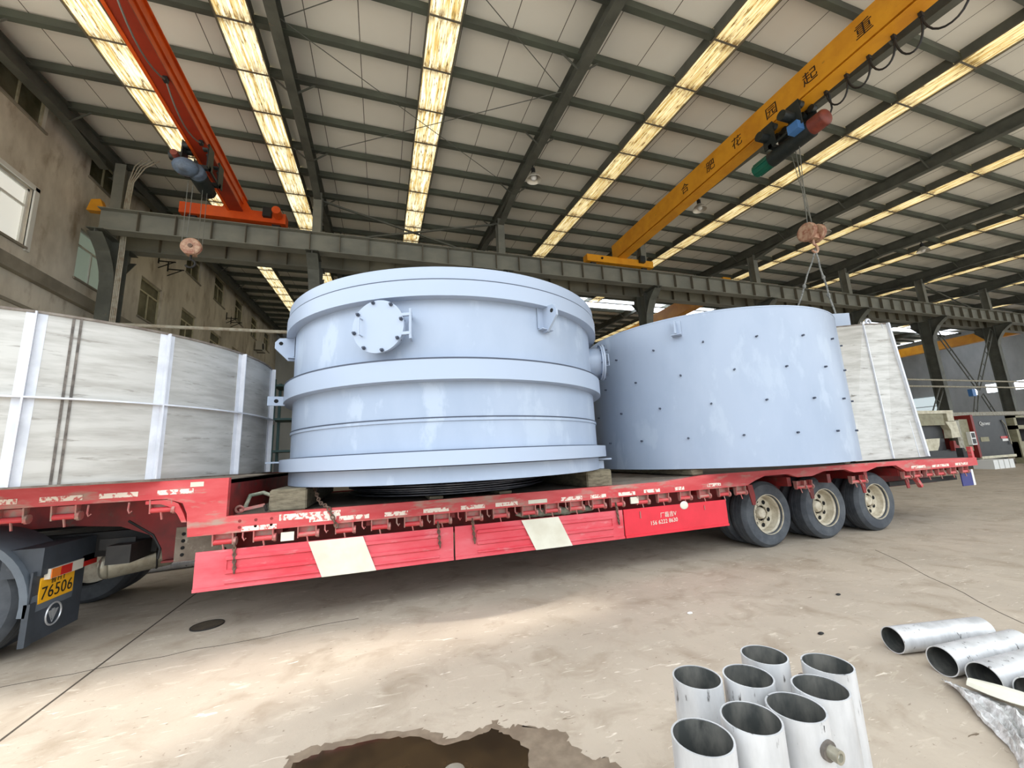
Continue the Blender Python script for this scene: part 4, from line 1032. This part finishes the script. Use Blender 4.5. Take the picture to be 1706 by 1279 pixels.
A = MB().cyl((-2.8, 5.78, .64), (-2.34, 6.0, .68), .14, 24).ball((-2.8, 5.78, .64), .139, (.5, 1, 1), 16, 8).ball((-2.34, 6.0, .68), .139, (.5, 1, 1), 16, 8).build('air_tank', 'silver', K)
MB().torus((-2.45, 5.95, .67), (.46, .22, .04), .143, .01, 24, 6).build('strap', 'chassis', A)
MB().lathe([(.0, 1.09), (.5, 1.09), (.52, 1.05), (.3, 1.01), (0, 1.01)], (-3.4, 6.3, 0), 'Z', 32).build('fifth_wheel', 'chassis', K)
MB().box(-2.75, -2.45, 5.48, 5.5, .84, .95).build('valve_box', 'chassis', K)
MB().tube([(-2.5, 5.42, 1.12), (-2.27, 5.4, .96), (-2.19, 5.38, .82), (-2.2, 5.38, .72)], .012, 6).build('air_hose', 'chassis', K)

# ================================================================== PIPES IN FRONT
PR = .09
def stand_pipe(x, y, h, lab, stub=None, tilt=(0, 0)):
    K = thing('pipe_offcut', lab, 'pipe', (x, y, 0), 'pipes standing on end')
    tp = V((x + tilt[0], y + tilt[1], h))
    MB().ring((x, y, 0), tp, PR, PR - .006, 40, True).build('wall', 'pipe', K)
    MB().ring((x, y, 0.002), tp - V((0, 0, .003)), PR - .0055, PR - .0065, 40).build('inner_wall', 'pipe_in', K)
    if stub:
        az, z, ln = stub; t = radians(az); n = V((sin(t), -cos(t), 0)); p = V((x, y, z)) + n * (PR - .004)
        S = MB().cyl(p - n * .01, p + n * .012, .03, 18).build('stub', 'weld', K)
        MB().ring(p, p + n * ln, .02, .012, 18).build('nozzle', 'silver', S)
        MB().cyl(p, p + n * (ln - .012), .0125, 12).build('nozzle_bore', 'white', S)
        up = V((0, 0, 1)); MB().bar(p + up * .02, V((x, y, h - .01)) + n * (PR + .0005), .002, .002).build('scribed_line', 'chassis', K)
stand_pipe(1.187, 1.455, .717, 'standing white pipe at the outer rear corner, with a small red-rimmed stub', (62, .6, .02))
stand_pipe(1.376, 1.392, .713, 'standing white pipe second in the rear row, shiny marks inside its rim')
stand_pipe(1.58, 1.495, .709, 'standing white pipe set farthest back, towards the trailer')
stand_pipe(1.748, 1.349, .705, 'standing white pipe nearest the lying pipes, with a rusty tab')
stand_pipe(1.543, 1.233, .714, 'standing white pipe just in front of the one with the rusty tab')
stand_pipe(1.363, 1.191, .709, 'standing white pipe with a short steel nozzle on its wall', (3, .63, .042))
stand_pipe(1.144, 1.169, .736, 'standing white pipe between the nozzle pipe and the one nearest the puddle')
stand_pipe(.941, 1.16, .734, 'standing white pipe nearest the puddle, widest open rim')
K = [o for o in C.objects if o.get('label', '').endswith('with a rusty tab') and o.name.startswith('pipe_offcut')][0]
MB().box(1.645, 1.662, 1.35, 1.4, .6, .665).build('rusty_tab', 'rope', K)
def lying_pipe(x0, y0, x1, y1, lab):
    K = thing('pipe_offcut', lab, 'pipe', ((x0 + x1) / 2, (y0 + y1) / 2, 0), 'pipes lying on the floor')
    a = V((x0, y0, PR)); b = V((x1, y1, PR))
    MB().ring(a, b, PR, PR - .006, 40, True).build('wall', 'pipe', K)
    d = (b - a).normalized()
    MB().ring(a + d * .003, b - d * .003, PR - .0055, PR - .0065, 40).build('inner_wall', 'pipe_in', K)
lying_pipe(3.72, 2.32, 4.5, 2.16, 'lying white pipe nearest the trailer, whole in view')
lying_pipe(3.65, 2.0, 4.42, 1.94, 'second lying white pipe, between the whole one and the third')
lying_pipe(3.61, 1.78, 4.38, 1.735, 'third lying white pipe, round dark mouth towards the crumpled plastic')
lying_pipe(3.63, 1.58, 4.38, 1.5, 'fourth lying white pipe, only its round mouth showing beside the third')
# crumpled plastic and sheet
mb = MB(); n, m_ = 26, 16; q = []
for i in range(n + 1):
    for k in range(m_ + 1):
        s = i / n; t = k / m_ - .5
        x = 3.46 - .3 * s + t * (.16 + .62 * s); w = 0; y = 1.86 - .5 * s + .22 * t + .02 * sin(9 * s)
        z = .012 + (.03 + .1 * s) * max(0, 1 - (2 * t) ** 2) * (.55 + .45 * sin(17 * t + 8 * s) * sin(11 * s + 3 * t)) + .012 * random.random()
        q.append((x, y, max(.004, z)))
fs = [(i * (m_ + 1) + k, (i + 1) * (m_ + 1) + k, (i + 1) * (m_ + 1) + k + 1, i * (m_ + 1) + k + 1) for i in range(n) for k in range(m_)]
tag(mb.add(q, fs).build('plastic_sheet', 'plastic', smooth=18), 'crumpled clear plastic wrapping on the floor by the lying pipes', 'plastic sheet')
mb = MB(); q = []
for i in range(11):
    s = i / 10; w = .04 + .1 * sin(pi * min(1, .12 + s * .8))
    for k in range(7):
        t = k / 6 - .5; q.append((3.55 - .09 * s + t * w * 1.3, 1.83 - .42 * s + t * w * .3, .06 + .07 * s + .02 * (1 - 4 * t * t) + (.005 if k % 2 else 0)))
fs = [(i * 7 + k, (i + 1) * 7 + k, (i + 1) * 7 + k + 1, i * 7 + k + 1) for i in range(10) for k in range(6)]
o = mb.add(q, fs).build('folded_sheet', 'card', smooth=0); tag(o, 'folded white leaf-shaped sheet lying on the crumpled plastic', 'sheet')
o.modifiers.new('thick', 'SOLIDIFY').thickness = .006
# puddle, drain cover, debris
def blob(name, pts, z, m, lab, cat, jit=.02, sub=6):
    q = []
    for i in range(len(pts)):
        a = V((*pts[i], 0)); b = V((*pts[(i + 1) % len(pts)], 0))
        for k in range(sub):
            p = a.lerp(b, k / sub); q.append((p.x + random.uniform(-jit, jit), p.y + random.uniform(-jit, jit)))
    return tag(MB().prism(q, 'Z', .0005, z).build(name, m, smooth=0), lab, cat)
blob('damp_patch', PUD2, .0015, 'damp', 'dark damp rim on the concrete around the puddle', 'damp patch', .018)['kind'] = 'thing'
blob('puddle', PUD, .003, 'puddle', 'brown water puddle on the concrete at the bottom of the view', 'puddle', .012)['kind'] = 'thing'
K = thing('drain_cover', 'oval dark drain cover in the floor beneath the trailer edge', 'drain cover', (-1.71, 5.38, 0))
MB().cyl((-1.71, 5.38, 0.0005), (-1.71, 5.38, .008), .14, 32).build('lid', 'drain', K)
MB().ring((-1.71, 5.38, 0.0005), (-1.71, 5.38, .01), .15, .14, 32).build('frame', 'chassis', K)
tag(MB().lathe([(0, .004), (.05, .004), (.055, .012), (.0, .016)], (.38, 2.4, 0), 'Z', 24).build('steel_disc', 'silver'), 'shiny steel disc in the puddle at the picture bottom', 'disc')
for (x, y, lab) in ((2.9, 3.55, 'small pale scrap on the floor before the first trailer wheel'), (4.6, 3.3, 'small dark scrap on the floor before the third trailer wheel'), (2.37, 1.95, 'dark bit of debris between the pipe groups'), (3.55, 2.75, 'small dark scrap beyond the lying pipes')):
    mb = MB().ball((x, y, .008), .022, (1.4, .8, .45), 8, 5); tag(mb.build('debris', 'white' if 'pale' in lab else 'chassis', smooth=0), lab, 'debris', None, 'thing')
# joints sawn in the floor slab
def joint(pts, w=.008, name='trim_4'):
    mb = MB()
    for i in range(len(pts) - 1):
        a = V((*pts[i], .0012)); b = V((*pts[i + 1], .0012)); mb.bar(a, b, w, .0016)
    return struct(mb.build(name, 'joint', smooth=0))
joint([(-2.24, 3.6), (-2.28, 5.0), (-2.33, 7.5), (-2.45, 12)], .016, 'trim_4')
pts = [(-4.2, 4.6)]
while pts[-1][0] < -.2: pts.append((pts[-1][0] + .2, 4.62 + .1 * (pts[-1][0] + 3) + random.uniform(-.025, .025)))
joint(pts, .007, 'trim_5')
pts = [(6.9, 4.3)]
for k in range(9): pts.append((6.72 - .17 * (k + 1) + random.uniform(-.02, .02), 4.04 - .2 * (k + 1) + random.uniform(-.02, .02)))
joint(pts, .006, 'trim_6')

# ================================================================== THINGS BEHIND
for i, (a, b, rr, lab) in enumerate((((-5.2, 8.25), (-2.6, 8.7), .07, 'long pale pipe on the floor behind the trailer, nearer one'), ((-5.4, 8.6), (-2.4, 9.15), .07, 'long pale pipe on the floor behind the trailer, farther one'), ((-5.5, 8.9), (-3.0, 9.5), .06, 'thin pale pipe on the floor behind the trailer'))):
    K = thing('long_pipe', lab, 'pipe', (a[0], a[1], 0), 'long pipes behind the trailer')
    MB().ring((*a, rr), (*b, rr), rr, rr - .01, 24).build('wall', 'pipe', K)
    MB().cyl((*a, rr), (*b, rr), rr - .012, 18).build('bore', 'pipe_in', K)
# rack seen between the white and the ringed tank
K = thing('storage_rack', 'dark teal steel rack glimpsed between white tank and blue ringed tank', 'rack', (-3.2, 19, 0))
M['teal'] = mat('teal_paint', (44, 78, 78), 0.6)
for x in (-4.2, -3.2, -2.0):
    for y in (18.6, 19.6): MB().box(x - .05, x + .05, y - .05, y + .05, 0, 5.2).build('post', 'teal', K)
for z in (.9, 2.2, 3.5, 4.9): MB().box(-4.25, -1.95, 18.55, 19.65, z, z + .08).build('shelf', 'teal', K)
tag(MB().box(-3.1, -2.1, 18.7, 19.5, 3.585, 4.3).build('crate', 'mach_tan', smooth=0), 'tan crate on the upper shelf of the teal rack', 'crate')
tag(MB().box(-4.1, -3.3, 18.7, 19.5, .985, 1.8).build('crate', 'mach_dk', smooth=0), 'dark crate low in the teal rack', 'crate')
# machine tools at the far right
K = thing('milling_machine', 'cream and tan milling machine behind the trailer tail', 'machine', (25.0, 12.6, 0))
MB().box(22.6, 27.9, 12.2, 13.4, 0, .9).build('bed', 'mach_dk', K)
MB().box(22.4, 25.9, 12.05, 13.4, 2.1, 2.65).build('head_housing', 'mach_tan', K)
MB().box(22.3, 26.65, 12.0, 13.4, 2.65, 2.8).box(26.1, 26.6, 12.0, 13.3, 2.28, 2.65).build('upper_cover', 'mach_w', K)
MB().box(22.6, 26.1, 12.3, 13.4, .9, 2.1).build('column_base', 'mach_dk', K)
MB().prism([(25.9, 2.26), (26.75, 2.26), (26.85, 1.5), (26.15, 1.46), (26.2, 1.85)], 'Y', 12.02, 12.3).build('guard', 'mach_w', K)
MB().prism([(22.9, 1.45), (25.15, 1.48), (25.0, 1.15), (24.8, .93), (22.9, .93)], 'Y', 12.0, 12.3).build('chip_tray', 'mach_w', K)
MB().prism([(26.2, .86), (26.65, .86), (26.6, 1.1), (26.45, 1.12), (26.4, 1.33), (26.25, 1.33)], 'Y', 12.05, 12.2).build('vice', 'mach_red', K)
MB().box(26.75, 27.15, 12.1, 12.3, .9, 2.3).build('gauge_panel', 'silver', K)
B = MB().box(27.15, 27.85, 12.1, 12.6, .8, 2.35).build('control_cabinet', 'mach_tan', K)
MB().box(27.5, 27.9, 11.95, 12.1, 1.08, 1.72).build('control_screen', 'white', B)
MB().box(27.57, 27.83, 11.94, 11.95, 1.43, 1.66).build('screen_glass', 'mach_dk', B)
MB().box(27.57, 27.83, 11.94, 11.95, 1.14, 1.37).build('keypad', 'mach_dk', B)
K = thing('electrical_cabinet', 'charcoal machine cabinet with dark red edge', 'cabinet', (29.6, 12.4, 0))
MB().box(28.1, 30.95, 12.0, 13.2, .5, 2.48).build('body', 'mach_dk', K)
MB().box(27.92, 28.1, 11.98, 13.2, .45, 2.55).build('side_panel', 'mach_red', K)
MB().box(28.0, 31.0, 11.95, 13.2, .38, .5).build('plinth', 'mach_w', K)
for x in (28.3, 30.7):
    MB().box(x - .1, x + .1, 12.2, 13.0, 0, .38).build('foot', 'chassis', K)
MB().box(30.1, 30.7, 11.985, 12.0, 1.31, 1.43).build('red_label', 'red_lamp', K, smooth=0)
MB().box(30.2, 30.7, 11.985, 12.0, 1.18, 1.3).build('white_label', 'white', K, smooth=0)
MB().box(28.35, 29.05, 11.985, 12.0, 1.21, 1.43).build('tan_label', 'mach_tan', K, smooth=0)
text('maker_lettering', 'Qpower', .27, 'white', K, frame_mtx((29.0, 11.98, 2.1), (1, 0, 0), (0, 0, 1)), .003)
MB().tube([(30.5, 11.97, 2.25), (30.7, 11.95, 1.95), (30.8, 11.95, 1.0)], .03, 6).build('handle', 'silver', K)
K = thing('machine_frame', 'tan steel frame at the picture edge beside the charcoal cabinet', 'frame', (34, 12.4, 0))
MB().box(31.45, 31.68, 11.9, 12.2, 0, 2.45).build('post', 'mach_tan', K)
MB().box(31.45, 37, 11.9, 12.2, 2.35, 2.45).build('top_rail', 'mach_tan', K)
MB().box(31.45, 37, 11.9, 12.2, 1.75, 1.95).build('middle_rail', 'mach_tan', K)
MB().box(31.45, 37, 11.95, 13.0, .3, 1.1).build('lower_panel', 'mach_tan', K)
MB().box(31.7, 37, 12.4, 13.0, 1.1, 2.35).build('back_panel', 'hole', K)
tag(MB().bar((30.5, 14.0, 2.75), (50, 14.0, 2.75), .25, .22).build('cable_tray', 'conduit'), 'pale cable tray running behind the charcoal cabinet top', 'cable tray')
for i in range(4):
    x = 26.3 + i * .42
    o = MB().box(x, x + .36, 10.9, 11.6, 0, .4).build('white_block', 'white', smooth=0)
    tag(o, 'white perforated block on the floor before the charcoal cabinet', 'block', 'white blocks on the floor')
K = thing('spot_lamp', 'small blue and white work lamp by the far columns', 'lamp', (33.3, 13.95, 3.8))
MB().box(33.1, 33.45, 13.85, 14.05, 3.8, 4.22).build('housing', 'hoist_b', K)
MB().ball((33.65, 13.95, 4.05), .15, (.8, .4, 1.3)).build('bulb', 'win_far', K)

# ================================================================== LIGHT
sl = bpy.data.lights.new('sun', 'SUN'); sl.energy = SUN; sl.angle = radians(3.2); sl.color = (1.0, .95, .88)
so = bpy.data.objects.new('sun', sl); C.objects.link(so); so.rotation_euler = V((.06, .2085, -.978)).to_track_quat('-Z', 'Y').to_euler()
w = bpy.data.worlds.new('daylight'); SC.world = w; w.use_nodes = True
nt = w.node_tree; bg = nt.nodes['Background']
# bright overcast sky: dimmer near the horizon, stronger high up
tc = nt.nodes.new('ShaderNodeTexCoord'); sx = nt.nodes.new('ShaderNodeSeparateXYZ'); nt.links.new(tc.outputs['Generated'], sx.inputs[0])
mr = nt.nodes.new('ShaderNodeMapRange'); mr.inputs['From Min'].default_value = 0.0; mr.inputs['From Max'].default_value = .75
mr.inputs['To Min'].default_value = WORLD * .42; mr.inputs['To Max'].default_value = WORLD * 1.75
nt.links.new(sx.outputs['Z'], mr.inputs['Value']); nt.links.new(mr.outputs['Result'], bg.inputs['Strength'])
bg.inputs['Color'].default_value = (.86, .93, 1.0, 1)
SC.view_settings.view_transform = 'Standard'; SC.view_settings.look = 'None'; SC.view_settings.gamma = 1.0
SC.view_settings.use_curve_mapping = False; SC.view_settings.exposure = EXPO
